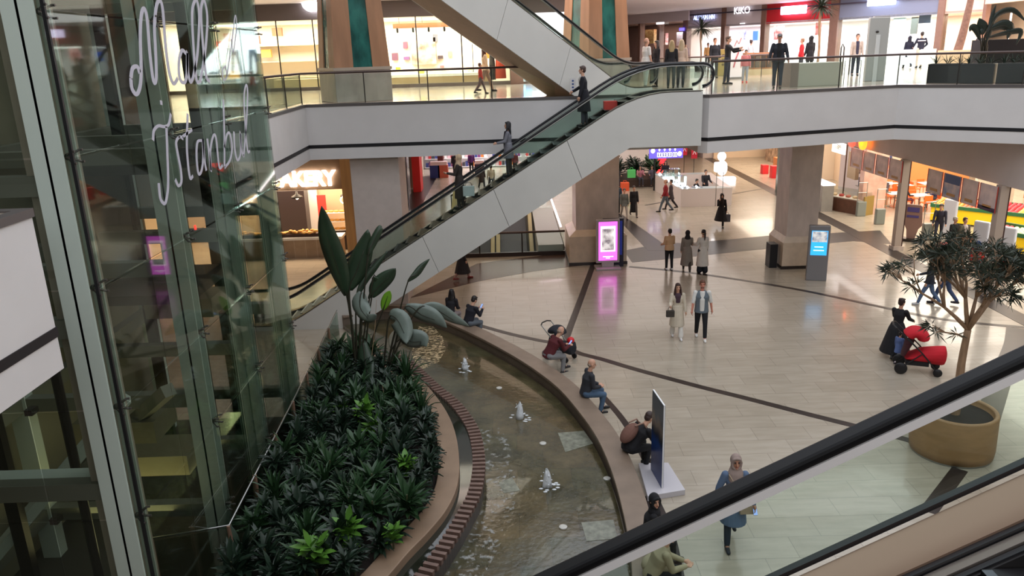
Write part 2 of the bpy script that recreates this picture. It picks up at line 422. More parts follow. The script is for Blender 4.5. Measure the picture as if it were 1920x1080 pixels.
railing('distant glass railing behind the group of people on the gallery',[(6.5,36),(13.5,38.5)],post_every=1.4)
# ================================================================== ESCALATORS
def escalator(name,label,base,yaw,run,rise,width=1.6,low=1.6,top=1.9,steps=True,thick=1.45,hr_h=.95,panel_len=2.3):
    # local: u along run (up direction), v across, z up. v=0 near side
    t=thing(name,label,'escalator',base,yaw)
    prof=[(-low,0),(-.35,0),(0,.0),(.35,.35*rise/run*.6)]
    sl=rise/run
    def fil(cx,cz,d0,d1,r,n=6):
        out=[]
        for i in range(n+1):
            q=i/n; ax,az=cx-d0[0]*r,cz-d0[1]*r; bx,bz=cx+d1[0]*r,cz+d1[1]*r
            out.append(((1-q)**2*ax+2*q*(1-q)*cx+q*q*bx,(1-q)**2*az+2*q*(1-q)*cz+q*q*bz))
        return out
    dd=(1,sl)
    prof=[(-low,0)]+fil(0,0,(1,0),dd,.6)+fil(run,rise,dd,(1,0),1.0)+[(run+top,rise)]
    def lin_(off): return [(u,z+off) for u,z in prof]
    # outer claddings as separate panels
    for side,(v0,v1) in enumerate(((0,.05),(width-.05,width))):
        n=0
        mb=MB()
        topl=lin_(.13)
        bot=[(-low,-.0),(1.9,.0),(run-.0+.35,rise-thick+.02),(run+top,rise-thick+.02)]
        def zb(u):
            if u<=2.15: return 0.0
            z=(u-2.15)*sl
            return min(z,rise-thick+.02)
        def zt(u):
            for (a,za),(b,zb_) in zip(topl[:-1],topl[1:]):
                if a<=u<=b: return za+(zb_-za)*(u-a)/(b-a)
            return topl[-1][1]
        us=[-low]
        # slanted joints: panels perpendicular to the slope
        cuts=[-low]+[i*panel_len for i in range(0,int(run/panel_len)+1)]+[run+top]
        cuts=sorted(set([round(c,3) for c in cuts]))
        for a,b in zip(cuts[:-1],cuts[1:]):
            if b-a<.3: continue
            sk=.45
            seg=[u for u in (x[0] for x in topl) if a<u<b]
            sa=sk if 0<a<run else 0; sb=sk if 0<b<run else 0
            tops=[a+.006]+seg+[b-.006]
            bots=[b-.006+sb,a+.006+sa]
            ex=[]
            for u in (2.15,(rise-thick+.02)/sl+2.15):
                if a+sa<u<b+sb: ex.append(u)
            bl=[bots[0]]+sorted(ex,reverse=True)+[bots[1]]
            poly=[(u,zt(u)) for u in tops]+[(u,zb(u)) for u in bl]
            pts=[Vector((u,v0,z)) for u,z in poly]
            mb=MB(); mb.ext(pts,(0,v1-v0,0)); mb.build('cladding_panel',clad,t)
    # underside
    u0=2.15; u1=(rise-thick+.02)/sl+2.15
    MB().ext([Vector((u0,.05,.0)),Vector((u1,.05,rise-thick+.02)),Vector((run+top,.05,rise-thick+.02)),Vector((run+top,.05,rise-thick+.08)),Vector((u1,.05,rise-thick+.08)),Vector((u0,.05,.06))],(0,width-.1,0)).build('soffit',M('tan_soffit',(190,160,134),.6,var=.05),t)
    # deck strips on both sides
    dk=M('steel_deck',(120,114,106),.3,.7)
    sk_=M('skirt_dark',(40,38,38),.35,.4)
    for v0,v1 in ((0.0,.24),(width-.24,width)):
        P=[Vector((u,(v0+v1)/2,z+.15)) for u,z in prof]
        for nm,w,h,dz,mm,dv in (('deck_strip',.22,.03,0,dk,0),):
            L=[(u,z+.14) for u,z in prof]
            mb=MB(); mb.ext([Vector((u,v0+.01,z)) for u,z in L]+[Vector((u,v0+.01,z+.03)) for u,z in L[::-1]],(0,v1-v0-.02,0)); mb.build('deck_strip',dk,t)
    for v0 in (.24,width-.26):
        L=[(u,z-.12) for u,z in prof]
        mb=MB(); mb.ext([Vector((u,v0,z)) for u,z in L]+[Vector((u,v0,z+.27)) for u,z in L[::-1]],(0,.02,0)); mb.build('skirt',sk_,t)
    # glass balustrades and handrails
    for v in (.12,width-.12):
        hl=[(u,z+hr_h) for u,z in prof]
        e0,e1=-low-.25,run+top+.25
        gp=[(u,z+.17) for u,z in prof]+[(e1-.05,rise+.35),(e1,rise+.6),(e1-.1,rise+hr_h-.08)]+[(u,z+hr_h-.02) for u,z in prof[::-1][1:-1]]+[(e0+.1,hr_h-.08),(e0,.6),(e0+.05,.35)]
        mb=MB(); mb.ext([Vector((u,v-.006,z)) for u,z in gp],(0,.012,0)); mb.build('balustrade_glass',glassm,t)
        arc=lambda cx,sg,z0: [(cx+sg*.33*math.sin(a),z0+hr_h-.33+.33*math.cos(a)) for a in [PI*i/8 for i in range(0,9)]]
        path=[(x,z) for x,z in arc(-low,-1,0)[::-1]]+hl[1:-1]+arc(run+top,1,rise)
        P=[Vector((u,v,z)) for u,z in path]
        MB().tube(P,.04,8).build('handrail',black,t,True)
        Q=[p-Vector((0,0,.055)) for p in P]
        MB().tube(Q,.022,6).build('handrail_guide',steel,t,True)
    # steps
    stm=M('step_black',(34,33,35),.4,.5); riser=M('step_edge_steel',(96,98,104),.3,.8)
    n=int(run/.4)
    me=MB().box((-.4,.26,-.02),(0,width-.26,0)).add(*(lambda m_:(m_.v,m_.f))(MB().box((-.02,.26,-.22),(0,width-.26,-.02)))).mesh('step_mesh',stm)
    me2=MB().box((-.41,.265,-.001),(-.36,width-.265,.004)).mesh('step_nosing_mesh',riser)
    for i in range(n+1):
        u=.4+i*.4
        if u>run+.3: break
        z=min(rise,u*sl)
        o=bpy.data.objects.new('step',me); COL.objects.link(o); o.parent=t; o.location=(u,0,z-.01)
        o2=bpy.data.objects.new('step_nosing',me2); COL.objects.link(o2); o2.parent=o
    for (a,b,z) in ((-low,0,0),(run+.4,run+top,rise)):
        MB().box((a,.26,z-.03),(b,width-.26,z+.006)).build('landing_plate',steel,t)
    return t
# main escalator: parallel to X, lower end left, upper end right
SL=.62
ESC_X=3.98-U/SL
escalator('escalator','long white clad escalator crossing the middle of the hall, three riders on it',(ESC_X,24.0,0),0,U/SL,U,1.6,low=1.5,top=1.95,thick=1.5)
# upper escalator rising to the left and towards the viewer
uy=math.radians(180+32)
a0=aty(1078,176,25.95)
dx_,dy_=math.cos(math.radians(32)),math.sin(math.radians(32))
escalator('escalator','white clad escalator rising to the upper left from the gallery',(a0.x+2.15*dx_-1.6*dy_,a0.y+2.15*dy_+1.6*dx_,U),uy,7.0/SL,7.0,1.6,low=1.2,top=1.0,thick=1.45)
# foreground escalator just below the viewer
A=aty(1050,1075,2.6); B=aty(1920,668,2.6)
d=(B-A).normalized()
A2=A-d*3.2; B2=B+d*2.2
t=thing('escalator','dark foreground escalator with black handrail at the bottom right, seen from above','escalator',(0,0,0))
perp=Vector((-d.z,0,d.x))
MB().obox(A2,B2,.08,.045,up=perp).build('handrail',M('handrail_deep_black',(12,12,14),.5,spec=.2),t,bevel=.015)
dn=Vector((0,0,-1))
MB().obox(A2-perp*.042,B2-perp*.042,.074,.036,up=perp).build('handrail_guide',M('grey_guide',(214,210,208),.35),t)
# lower seal line
C1=aty(1460,1078,2.52); D1=aty(1920,868,2.52)
e=(D1-C1).normalized(); C2=C1-e*3.2; D2=D1+e*2.0
mb=MB(); mb.ext([A2-perp*.03,B2-perp*.03,D2,C2],(0,.012,0)); mb.build('balustrade_glass',glass('foreground_glass',(238,246,242),.1,.03,.03),t)
MB().obox(C2,D2,.03,.02,up=perp).build('glass_seal',black,t)
dn2=Vector((0,-.0,0))
q1=C2+Vector((0,-.02,-.01)); q2=D2+Vector((0,-.02,-.01))
MB().obox(q1+Vector((0,-.11,-.02)),q2+Vector((0,-.11,-.02)),.19,.03,up=perp).build('inner_deck',M('copper_tinted_steel',(150,122,104),.25,.6),t)
MB().obox(q1+Vector((0,-.215,-.03)),q2+Vector((0,-.215,-.03)),.02,.03,up=perp).build('deck_edge',black,t)
MB().obox(q1+Vector((0,-.25,-.045)),q2+Vector((0,-.25,-.045)),.04,.03,up=perp).build('deck_moulding',M('moulding_steel',(150,140,132),.25,.8),t)
MB().obox(q1+Vector((0,-.285,-.06)),q2+Vector((0,-.285,-.06)),.02,.04,up=perp).build('brush_strip',black,t)
MB().obox(q1+Vector((0,-.30,-.17)),q2+Vector((0,-.30,-.17)),.012,.22,up=perp).build('skirt',M('skirt_dark',(40,38,38),.35,.4),t)
stm=MATS['step_black']; y1=q1.y-.31
for i in range(16):
    p=q1+e*(.35+i*.44)
    o=MB().box((-.44,-1.0,-.02),(.0,0,0)).box((-.44,-1.0,-.26),(-.42,0,-.02)).build('step',stm,t,loc=(p.x,y1,p.z-.25))
    MB().box((-.445,-.99,0),(-.41,-.01,.004)).box((-.448,-.99,-.2),(-.442,-.01,-.03)).build('step_nosing',MATS['step_edge_steel'],o)
# ================================================================== GLASS LIFT TOWER
X0=-5.1; Y0t,Y1t=9.2,17.0; H=13.5
tw=thing('glass_lift_tower','tall glass and steel lift tower on the left with white script lettering','lift tower',(X0-1.7,13.2,0))
ox,oy=X0-1.7,13.2
W=lambda x,y,z:(x-ox,y-oy,z)
ys=[9.3,12.15,14.55,17.1]
for i,y in enumerate(ys):
    w=.17 if i==0 else .13
    mb=MB(); mb.box(W(X0-.44,y-w,0),W(X0-.07,y-w+.03,H)).box(W(X0-.44,y+w-.03,0),W(X0-.07,y+w,H)).box(W(X0-.27,y-w,0),W(X0-.24,y+w,H))
    mb.build('steel_post',palesteel,tw)
mb=MB().box(W(X0-.62,9.28,0),W(X0-.2,9.75,H)); mb.build('corner_column',M('cream_column',(176,164,150),.5,var=.05),tw)
for x in (-8.4,):
    for y in ys: MB().box(W(x-.15,y-.12,0),W(x+.15,y+.12,H)).build('steel_post',palesteel,tw)
for y in (10.6,13.4,15.9):
    MB().box(W(-7.9,y-.07,0),W(-7.7,y+.07,H)).build('guide_rail',M('guide_rail_dark',(44,40,36),.5,.5),tw)
for x in (-6.6,-7.4):
    MB().box(W(x,16.6,0),W(x+.3,16.9,H)).build('guide_rail',M('guide_rail_dark',(44,40,36),.5,.5),tw)
for z in (.9,3.0,5.3,7.1,9.6,12.0):
    for y in ys:
        MB().box(W(-8.4,y-.1,z-.12),W(X0-.4,y+.1,z+.12)).build('cross_beam',M('beam_grey_green',(120,122,110),.5,.2),tw)
    MB().box(W(-8.5,9.3,z-.12),W(-8.3,17.1,z+.12)).build('cross_beam',M('beam_grey_green',(120,122,110),.5,.2),tw)
# glass panes: right face and front face, spider fittings at the joints
zs=[0.05]+[.95+1.62*i for i in range(8)]
fit=M('spider_fitting',(96,90,86),.35,.7)
redf=M('red_fitting_cap',(120,60,52),.5)
ym=[9.2,10.65,12.15,13.35,14.55,15.85,17.05]
for j in range(len(zs)-1):
    for a,b in zip(ym[:-1],ym[1:]):
        MB().box(W(X0-.01,a+.012,zs[j]+.012),W(X0+.01,b-.012,zs[j+1]-.012)).build('glass_pane',glassg,tw)
    for a,b in zip((-8.6,-7.45,-6.3),(-7.45,-6.3,-5.12)):
        MB().box(W(a+.012,9.19,zs[j]+.012),W(b-.012,9.21,zs[j+1]-.012)).build('glass_pane',glassg,tw)
    for y in (9.3,12.15,14.55,17.1):
        z=zs[j+1]; mb=MB()
        for dy,dz in ((-.09,-.07),(.09,-.07),(-.09,.07),(.09,.07)):
            mb.tube([W(X0-.12,y,z),W(X0+.0,y+dy,z+dz),W(X0+.035,y+dy,z+dz)],.016,6)
        mb.ball(W(X0-.1,y,z),.045,8,5); mb.build('spider_fitting',fit,tw)
    for x in (-7.45,-6.3,-5.5):
        z=zs[j+1]; MB().box(W(x-.05,9.2,z-.05),W(x+.05,9.35,z+.03)).build('clamp_fitting',redf if x>-6 else fit,tw)
MB().box(W(X0-.02,9.185,0),W(X0+.02,9.22,H)).build('corner_joint',black,tw)
# back core wall and framed openings on the near face
struct('wall_left',MB().box((-9.1,8.9,0),(-8.8,17.6,17)),M('core_wall',(128,124,104),.7,var=.1,scale=1))
MB().box(W(-8.6,9.35,.3),W(-5.3,9.6,.6)).build('frame_rail',palesteel,tw)
for z in (.75,2.9,5.0):
    MB().box(W(-8.6,9.4,z),W(-5.6,9.65,z+.22)).build('frame_rail',palesteel,tw)
MB().obox(W(-8.3,10.6,-.1+1.2),W(-6.3,11.6,3.3),.3,.16).build('diagonal_brace',palesteel,tw)
MB().obox(W(-8.2,13.6,1.2),W(-5.6,11.6,3.4),.2,.2).build('diagonal_brace',M('beam_grey_green',(120,122,110),.5,.2),tw)
MB().tube([W(-6.6,10.4,0),W(-6.6,10.4,5.2)],.07,10).build('drain_pipe',M('pipe_dark',(26,20,18),.5),tw)
# lift cabin
cb=thing('lift_cabin','dark lift cabin inside the glass tower behind the lettering','lift cabin',(-6.9,14.8,4.2))
MB().box((-.95,-1.1,0),(.95,1.1,.18)).build('cabin_floor',M('cabin_metal',(70,68,62),.4,.5),cb)
MB().box((-.95,-1.1,2.4),(.95,1.1,2.75)).build('cabin_roof',M('cabin_metal',(70,68,62),.4,.5),cb)
for sx in (-1,1):
    for sy in (-1,1): MB().box((sx*.92-.04,sy*1.06-.04,.18),(sx*.92+.04,sy*1.06+.04,2.4)).build('cabin_post',darkmetal,cb)
MB().box((-.93,-1.05,.18),(-.9,1.05,2.4)).build('cabin_wall',M('cabin_wall_mat',(88,84,74),.4,.2),cb)
MB().box((.91,-.3,1.2),(.93,-.25,1.3)).build('red_indicator',emis('red_indicator_light',(255,40,30),4),cb)
for (z,y) in ((2.2,12.6),(1.0,13.6),(3.4,15.8)):
    MB().box(W(-7.6,y-.5,z),W(-6.2,y+.4,z+.4)).build('machine_box',M('machine_beige',(128,122,96),.6),tw)
struct('floor',MB().box((-9.1,8.9,.001),(X0,17.5,.03)),M('lift_pit_floor',(60,58,50),.7))
# lettering, white vinyl on the outside of the right face
vin=M('white_vinyl_letters',(190,188,200),.5)
def strokes(name,polys,w,label):
    mb=MB()
    for poly in polys:
        P=[atx(x/3,y/3,X0+.016) for x,y in poly]
        P=catmull(P,4) if len(P)>2 else P
        L=[];Rr=[]
        for i,p in enumerate(P):
            tt=(P[min(i+1,len(P)-1)]-P[max(i-1,0)]); tt.x=0
            if tt.length<1e-6: tt=Vector((0,0,1))
            tt.normalize(); n=Vector((0,tt.z,-tt.y)); ww=w*(.7+.5*abs(tt.z))
            L.append(p+n*ww/2); Rr.append(p-n*ww/2)
        vs=[];
        for a,b in zip(L,Rr): vs+=[a,b,b+Vector((.004,0,0)),a+Vector((.004,0,0))]
        fs=[]
        n_=len(P)
        for i in range(n_-1):
            for k_ in range(4): fs.append((i*4+k_,i*4+(k_+1)%4,i*4+4+(k_+1)%4,i*4+4+k_))
        fs.append((3,2,1,0)); fs.append(tuple((n_-1)*4+k_ for k_ in range(4)))
        mb.add(vs,fs)
    o=mb.build(name,vin); tag(o,label,'lettering'); return o
strokes('script_lettering',[
 [(735,440),(745,385),(770,375),(785,410)],[(735,440),(742,500),(768,530),(788,480),(793,380),(788,200),(795,80),(812,50),(828,120),(842,300),(862,455),(878,440),(875,300),(868,150),(880,30),(900,5),(915,60),(930,250),(950,400),(975,470),(1000,440)],
 [(1045,300),(1022,285),(1006,350),(1010,440),(1035,465),(1050,420),(1053,290),(1056,400),(1070,460),(1085,440)],
 [(1085,440),(1110,300),(1120,100),(1110,15),(1095,5),(1080,80),(1090,300),(1105,450),(1125,460)],
 [(1125,460),(1152,300),(1166,120),(1155,25),(1140,5),(1130,80),(1145,300),(1160,430),(1180,460)]],.075,'white script word Mall on the glass lift tower')
strokes('script_lettering',[[(1268,370),(1250,400),(1258,450),(1275,430),(1268,370)],[(1275,430),(1302,250),(1322,90),(1330,150),(1312,290),(1300,220)]],.035,'thin white script word of on the glass lift tower')
strokes('script_lettering',[
 [(860,790),(865,735),(890,708),(920,712),(948,700),(960,640)],[(935,712),(940,850),(945,1000),(942,1080),(930,1140),(915,1140),(900,1110),(892,1030)],[(905,565),(907,590)],
 [(1030,780),(1010,770),(990,800),(1000,870),(1015,950),(1020,1020),(1003,1045),(985,1010)],
 [(1055,640),(1050,800),(1055,900),(1068,1000),(1085,990)],[(1025,770),(1080,730)],
 [(1135,790),(1110,800),(1105,880),(1115,975),(1133,960),(1143,880),(1140,780),(1150,900),(1160,960)],
 [(1165,780),(1177,880),(1186,965),(1182,850),(1200,762),(1215,780),(1225,880),(1235,945),(1252,930)],
 [(1255,560),(1260,700),(1262,850),(1262,940)],[(1262,830),(1275,760),(1292,752),(1305,830),(1293,900),(1262,945)],
 [(1315,740),(1320,840),(1335,900),(1353,860),(1350,740),(1360,850),(1370,880)],
 [(1370,880),(1385,700),(1392,520),(1383,480),(1372,560),(1382,750),(1393,850),(1405,850)]],.062,'white script word Istanbul lower on the glass lift tower')
# glass railing at the edge of the planting bed
railing('low frameless glass railing between the lift tower and the shrubs',[(-5.95,10.9,.0),(-4.8,11.2,.0),(-5.0,16.0,.0),(-5.35,22.5,.0)],zb=0,h=1.12,rail=steel,rr=.016,post_every=1.5,gl=glassg,pr=.04,pmat=M('copper_post',(150,118,98),.4,.3))
# ================================================================== FOUNTAIN
ledge_m=M('brown_stone_ledge',(130,112,96),.4,var=.12,scale=2.5)
rim_m=M('sandstone_rim',(138,114,92),.5,var=.14,scale=1.8)
lp=[(640,590),(720,578),(790,583),(845,600),(900,624),(960,655),(1010,685),(1060,722),(1100,765),(1140,820),(1172,890),(1198,980),(1212,1060),(1215,1160)]
LC=catmull([at(x,y,.45) for x,y in lp],5)
Lin=offset(LC,-.24); Lout=offset(LC,.24)
if (Lin[len(Lin)//2]-Vector((-2,15,0))).length>(Lout[len(Lout)//2]-Vector((-2,15,0))).length: Lin,Lout=Lout,Lin
ft=thing('fountain_ledge','curved brown stone ledge of the fountain with people sitting on it','ledge',(0,16,0))
o_=Vector((0,16,0))
MB().ribbon([p-o_ for p in offset(LC,-.19)],[p-o_ for p in offset(LC,.19)],0,.40).build('ledge_wall',M('ledge_dark_stone',(110,96,82),.5,var=.12),ft)
MB().ribbon([p-o_ for p in Lin],[p-o_ for p in Lout],.39,.46).build('ledge_top',ledge_m,ft,bevel=.01)
rp=[(690,640),(708,668),(745,697),(780,720),(812,760),(832,800),(841,850),(838,905),(818,950),(785,990),(745,1030),(705,1075),(630,1150)]
RC=catmull([at(x,y,.6) for x,y in rp],5)
MB_=MB().ribbon(offset(RC,-.21),offset(RC,.21),0,.6)
tag(MB_.build('garden_kerb',rim_m,bevel=.015),'curved sandstone kerb around the shrub bed','kerb')
# runnel: channel between the planter rim and the brick weir
bp=[(752,665),(785,695),(815,723),(850,752),(873,780),(890,812),(898,865),(890,920),(870,960),(847,1000),(820,1040),(792,1077),(730,1150)]
BC=catmull([at(x,y,.5) for x,y in bp],5)
def resample(P,n):
    L=[0]
    for a,b in zip(P[:-1],P[1:]): L.append(L[-1]+(b-a).length)
    out=[]
    for i in range(n):
        t=L[-1]*i/(n-1); j=0
        while j<len(L)-2 and L[j+1]<t: j+=1
        f=(t-L[j])/max(1e-6,L[j+1]-L[j]); out.append(P[j].lerp(P[j+1],f))
    return out
inside=offset(RC,.2); 
if (inside[20]-Vector((0,14,0))).length>(offset(RC,-.2)[20]-Vector((0,14,0))).length: inside=offset(RC,-.2)
n_=70
tag(MB().ribbon(resample(inside,n_),resample(BC,n_),.3,.44).build('channel_water',M('channel_water_mat',(36,38,30),.06,coat=.6,var=.2,scale=5)),'dark water in the narrow channel beside the sandstone rim','water',kind='stuff')
wr=thing('brick_weir','curved brick weir with a comb of brick fins between channel and pool','weir',(0,14,0)); o2_=Vector((0,14,0))
BR=resample(BC,n_)
MB().ribbon([p-o2_ for p in offset(BR,-.11)],[p-o2_ for p in offset(BR,.11)],0,.40).build('weir_wall',tiles('brick_wall',(70,58,50),(58,48,42),(40,36,32),.3,.09,rough=.35,mortar=.012,streak=(3,3,1)),wr)
fin=M('brick_fin',(112,88,78),.45,var=.2,scale=6); 
BF=resample(BC,72); BFo=offset(BF,.13); BFi=offset(BF,-.13)
for i in range(0,72):
    a=BFi[i]-o2_; b=BFo[i]-o2_
    MB().obox(Vector((a.x,a.y,.45)),Vector((b.x,b.y,.45)),.075,.1).build('brick_fin',fin,wr)
# pool
pm=bpy.data.materials.new('pool_floor_slabs'); pm.use_nodes=True; nt=pm.node_tree; b=nt.nodes['Principled BSDF']; b.inputs['Roughness'].default_value=.12; b.inputs['Coat Weight'].default_value=.5
tc=nt.nodes.new('ShaderNodeTexCoord'); br=nt.nodes.new('ShaderNodeTexBrick'); br.inputs['Scale'].default_value=1; br.inputs['Brick Width'].default_value=1.1; br.inputs['Row Height'].default_value=.8; br.inputs['Mortar Size'].default_value=.004
br.inputs['Color1'].default_value=lin((84,78,60)); br.inputs['Color2'].default_value=lin((70,72,56)); br.inputs['Mortar'].default_value=lin((62,60,48)); br.inputs['Bias'].default_value=-.1
n1=nt.nodes.new('ShaderNodeTexNoise'); n1.inputs['Scale'].default_value=1.3; n1.inputs['Detail'].default_value=9; n1.inputs['Roughness'].default_value=.7
rr=nt.nodes.new('ShaderNodeValToRGB'); rr.color_ramp.elements[0].position=.3; rr.color_ramp.elements[1].position=.72; rr.color_ramp.elements[0].color=(.35,.36,.30,1); rr.color_ramp.elements[1].color=(1.7,1.5,1.25,1)
mx=nt.nodes.new('ShaderNodeMixRGB'); mx.blend_type='MULTIPLY'; mx.inputs[0].default_value=1
n2=nt.nodes.new('ShaderNodeTexNoise'); n2.inputs['Scale'].default_value=9; n2.inputs['Detail'].default_value=3
bpn=nt.nodes.new('ShaderNodeBump'); bpn.inputs['Strength'].default_value=.35; bpn.inputs['Distance'].default_value=.02
nt.links.new(tc.outputs['Object'],br.inputs['Vector']); nt.links.new(tc.outputs['Object'],n1.inputs['Vector']); nt.links.new(tc.outputs['Object'],n2.inputs['Vector'])
nt.links.new(n1.outputs['Fac'],rr.inputs[0]); nt.links.new(br.outputs['Color'],mx.inputs[1]); nt.links.new(rr.outputs[0],mx.inputs[2]); nt.links.new(mx.outputs[0],b.inputs['Base Color'])
nt.links.new(n2.outputs['Fac'],bpn.inputs['Height']); nt.links.new(bpn.outputs[0],b.inputs['Normal'])
LI=resample(Lin,60); BO=resample(BC,60)
tag(MB().ribbon(BO,LI,.0,.14).build('pool_water',pm),'shallow greenish brown fountain pool over stone slabs','water',kind='stuff')
# pale worn slabs
for i,(px) in enumerate([[(1046,812),(1095,808),(1112,832),(1060,848)],[(1090,980),(1150,975),(1158,1010),(1100,1015)],[(935,905),(960,895),(975,920),(945,925)]]):
    P=[at(x,y,.14) for x,y in px]; c=sum(P,Vector())/4
    tag(MB().prism([(p.x-c.x,p.y-c.y) for p in P],0,.006).build('paving_slab',M('pale_wet_slab',(126,128,114),.25,var=.35,scale=7),loc=(c.x,c.y,.14)),['pale square slab set in the pool floor near the ledge','pale square slab in the pool floor at the bottom of the picture','small pale slab beside the lowest water jet'][i],'slab')
wm=M('white_water_foam',(220,224,226),.25,var=.15,scale=20)
for i,(x,y,h) in enumerate([(872,692,.34),(975,784,.42),(1026,912,.4)]):
    p=at(x,y,.14); t=thing('water_jet',['small white water jet at the far end of the pool','white water jet in the middle of the pool','white water jet nearest to the viewer in the pool'][i],'water jet',p,group='fountain jets')
    random.seed(i+3); mb=MB()
    prof_=[(.0,0),(.10,.0),(.085,h*.25),(.07,h*.5),(.055,h*.72),(.035,h*.9),(.012,h*.99),(0,h)]
    mb.lathe(prof_,n=14); mb.v=[(x+random.uniform(-.014,.014),y+random.uniform(-.014,.014),z+random.uniform(-.02,.02)*(z>.01)) for x,y,z in mb.v]
    for q in range(14):
        a=random.random()*6.28; r=random.uniform(.05,.12); mb.ball((r*math.cos(a),r*math.sin(a),h*random.uniform(.2,.9)),random.uniform(.008,.02),6,4)
    mb.build('water_plume',wm,t,True)
    mb=MB()
    for q in range(10):
        a=random.random()*6.28; r=random.uniform(.12,.26); mb.ball((r*math.cos(a),r*math.sin(a),.005),(.05,.03,.012),7,4)
    mb.build('splash',wm,t,True)
for i,(x,y) in enumerate([(936,728),(1018,832),(1056,989),(1138,898)]):
    p=at(x,y,.14); tag(MB().lathe([(.0,0),(.075,0),(.075,.02),(.045,.03),(.0,.03)],n=16).build('jet_nozzle',M('nozzle_plastic',(196,194,186),.3),loc=p),['round white nozzle cap between the far jets','round white nozzle cap in the centre of the pool','round white nozzle cap near the pale bottom slab','round white nozzle cap by the curved ledge'][i],'nozzle',group='nozzle caps in the pool')
# foam and painted ripple glints: thin films with noise driven holes
def film(name,col,scale,lo,hi,stretch=(1,1,1)):
    m=bpy.data.materials.new(name); m.use_nodes=True; nt=m.node_tree; b=nt.nodes['Principled BSDF']; b.inputs['Base Color'].default_value=lin(col); b.inputs['Roughness'].default_value=.25
    tc=nt.nodes.new('ShaderNodeTexCoord'); mp=nt.nodes.new('ShaderNodeMapping'); mp.inputs['Scale'].default_value=stretch; n=nt.nodes.new('ShaderNodeTexNoise'); n.inputs['Scale'].default_value=scale; n.inputs['Detail'].default_value=4
    r=nt.nodes.new('ShaderNodeMapRange'); r.inputs[1].default_value=lo; r.inputs[2].default_value=hi
    nt.links.new(tc.outputs['Object'],mp.inputs[0]); nt.links.new(mp.outputs[0],n.inputs['Vector']); nt.links.new(n.outputs['Fac'],r.inputs[0]); nt.links.new(r.outputs[0],b.inputs['Alpha']); return m
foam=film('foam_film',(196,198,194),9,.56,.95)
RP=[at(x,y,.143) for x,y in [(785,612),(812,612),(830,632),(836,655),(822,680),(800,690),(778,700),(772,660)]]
tag(MB().prism([(p.x,p.y) for p in RP],.142,.145).build('painted_glints',film('glint_film',(214,190,150),10,.5,.62,(1,2.2,1))),'painted glitter on the ripples at the far end of the pool','ripples',kind='stuff')  # pale film paints the glitter of light on the ripples
BQ=resample(BC,60); W0=offset(BQ,.13); W1=offset(BQ,.55)
if (W1[30]-Vector((3,14,0))).length>(offset(BQ,-.75)[30]-Vector((3,14,0))).length: W0,W1=offset(BQ,-.13),offset(BQ,-.75)
tag(MB().ribbon(W0[24:],W1[24:],.142,.146).build('foam_patches',foam),'white foam where the weir water falls into the pool','foam',kind='stuff')
# ================================================================== SHRUBS
soil=M('dark_soil',(36,28,22),.9,bump=.6,scale=12)
bedL=resample([Vector((-4.75,10.2,0)),Vector((-4.8,14,0)),Vector((-4.95,18,0)),Vector((-5.2,21.5,0))],40)
bedR=resample(offset(RC,.0),40)[::-1] 
tag(MB().ribbon(bedL,bedR,0,.5).build('soil_bed',soil),'dark soil of the shrub bed inside the sandstone rim','soil',kind='stuff')
def leafmesh(name,n,L,Wd,mat,stem=.25,seed=0,droop=.6,up=(20,75)):
    random.seed(seed); mb=MB()
    for i in range(n):
        az=random.random()*2*PI; el=math.radians(random.uniform(*up)); l=L*random.uniform(.7,1.15); w=Wd*random.uniform(.8,1.2)
        base=Vector((random.uniform(-.04,.04),random.uniform(-.04,.04),stem*random.uniform(.4,1.2)))
        d=Vector((math.cos(az)*math.cos(el),math.sin(az)*math.cos(el),math.sin(el))); sd=d.cross(Vector((0,0,1))).normalized()
        pts=[];ws=[0.12,.75,1,.7,.05]; p=base; rows=[]
        for k_ in range(5):
            rows.append((p-sd*w*ws[k_]/2, p-Vector((0,0,.012)), p+sd*w*ws[k_]/2)); 
            d=(d-Vector((0,0,droop*.28))).normalized(); p=p+d*l/4
        vs=[v for r in rows for v in r]; fs=[]
        for k_ in range(4):
            for c in range(2): fs.append((k_*3+c,k_*3+c+1,k_*3+3+c+1,k_*3+3+c))
        mb.add(vs,fs)
    return mb.mesh(name,mat,True)
lg1=M('dark_green_leaf',(34,52,38),.4,var=.3,scale=2); lg2=M('mid_green_leaf',(44,72,42),.4,var=.25,scale=2); lg3=M('bright_green_leaf',(84,130,46),.4,var=.2,scale=2)
stemm=M('plant_stem',(70,72,44),.6)
bushes=[leafmesh('bush_leaves',64,.33,.075,lg1,.3,1),leafmesh('bush_leaves',74,.28,.06,lg1,.35,2,.8),leafmesh('bush_leaves',58,.36,.08,lg2,.3,3,.5),leafmesh('bush_leaves',60,.45,.05,lg2,.25,4,.9,(30,85)),leafmesh('bush_leaves',34,.26,.11,lg3,.4,5,.4)]
stem_me=MB().tube([(0,0,0),(.01,0,.2),(0,.01,.4)],[.02,.018,.012],6).mesh('bush_stem',stemm)
from bisect import bisect
cand=[]
random.seed(21)
kinds=['broad dark leaved shrub','bushy dark leaved shrub','mid green broad leaved shrub','thin grass leaved shrub','bright light green shrub']
yy=10.3; cnt=0
bl=[(p.x,p.y) for p in bedL]; bR=[(p.x,p.y) for p in resample(offset(RC,0),200)]
yv=10.3
while yv<20.6:
    xl=-4.4-.05*(yv-10); xr=max([x for x,y in bR if abs(y-yv)<.12] or [-3.4])-.42
    if xr<xl+.2: xr=xl+.3
    n=max(1,int((xr-xl)/.42))
    for i in range(n+1):
        cand.append((xl+(xr-xl)*i/max(1,n)+random.uniform(-.1,.1),yv+random.uniform(-.12,.12)))
    yv+=.43
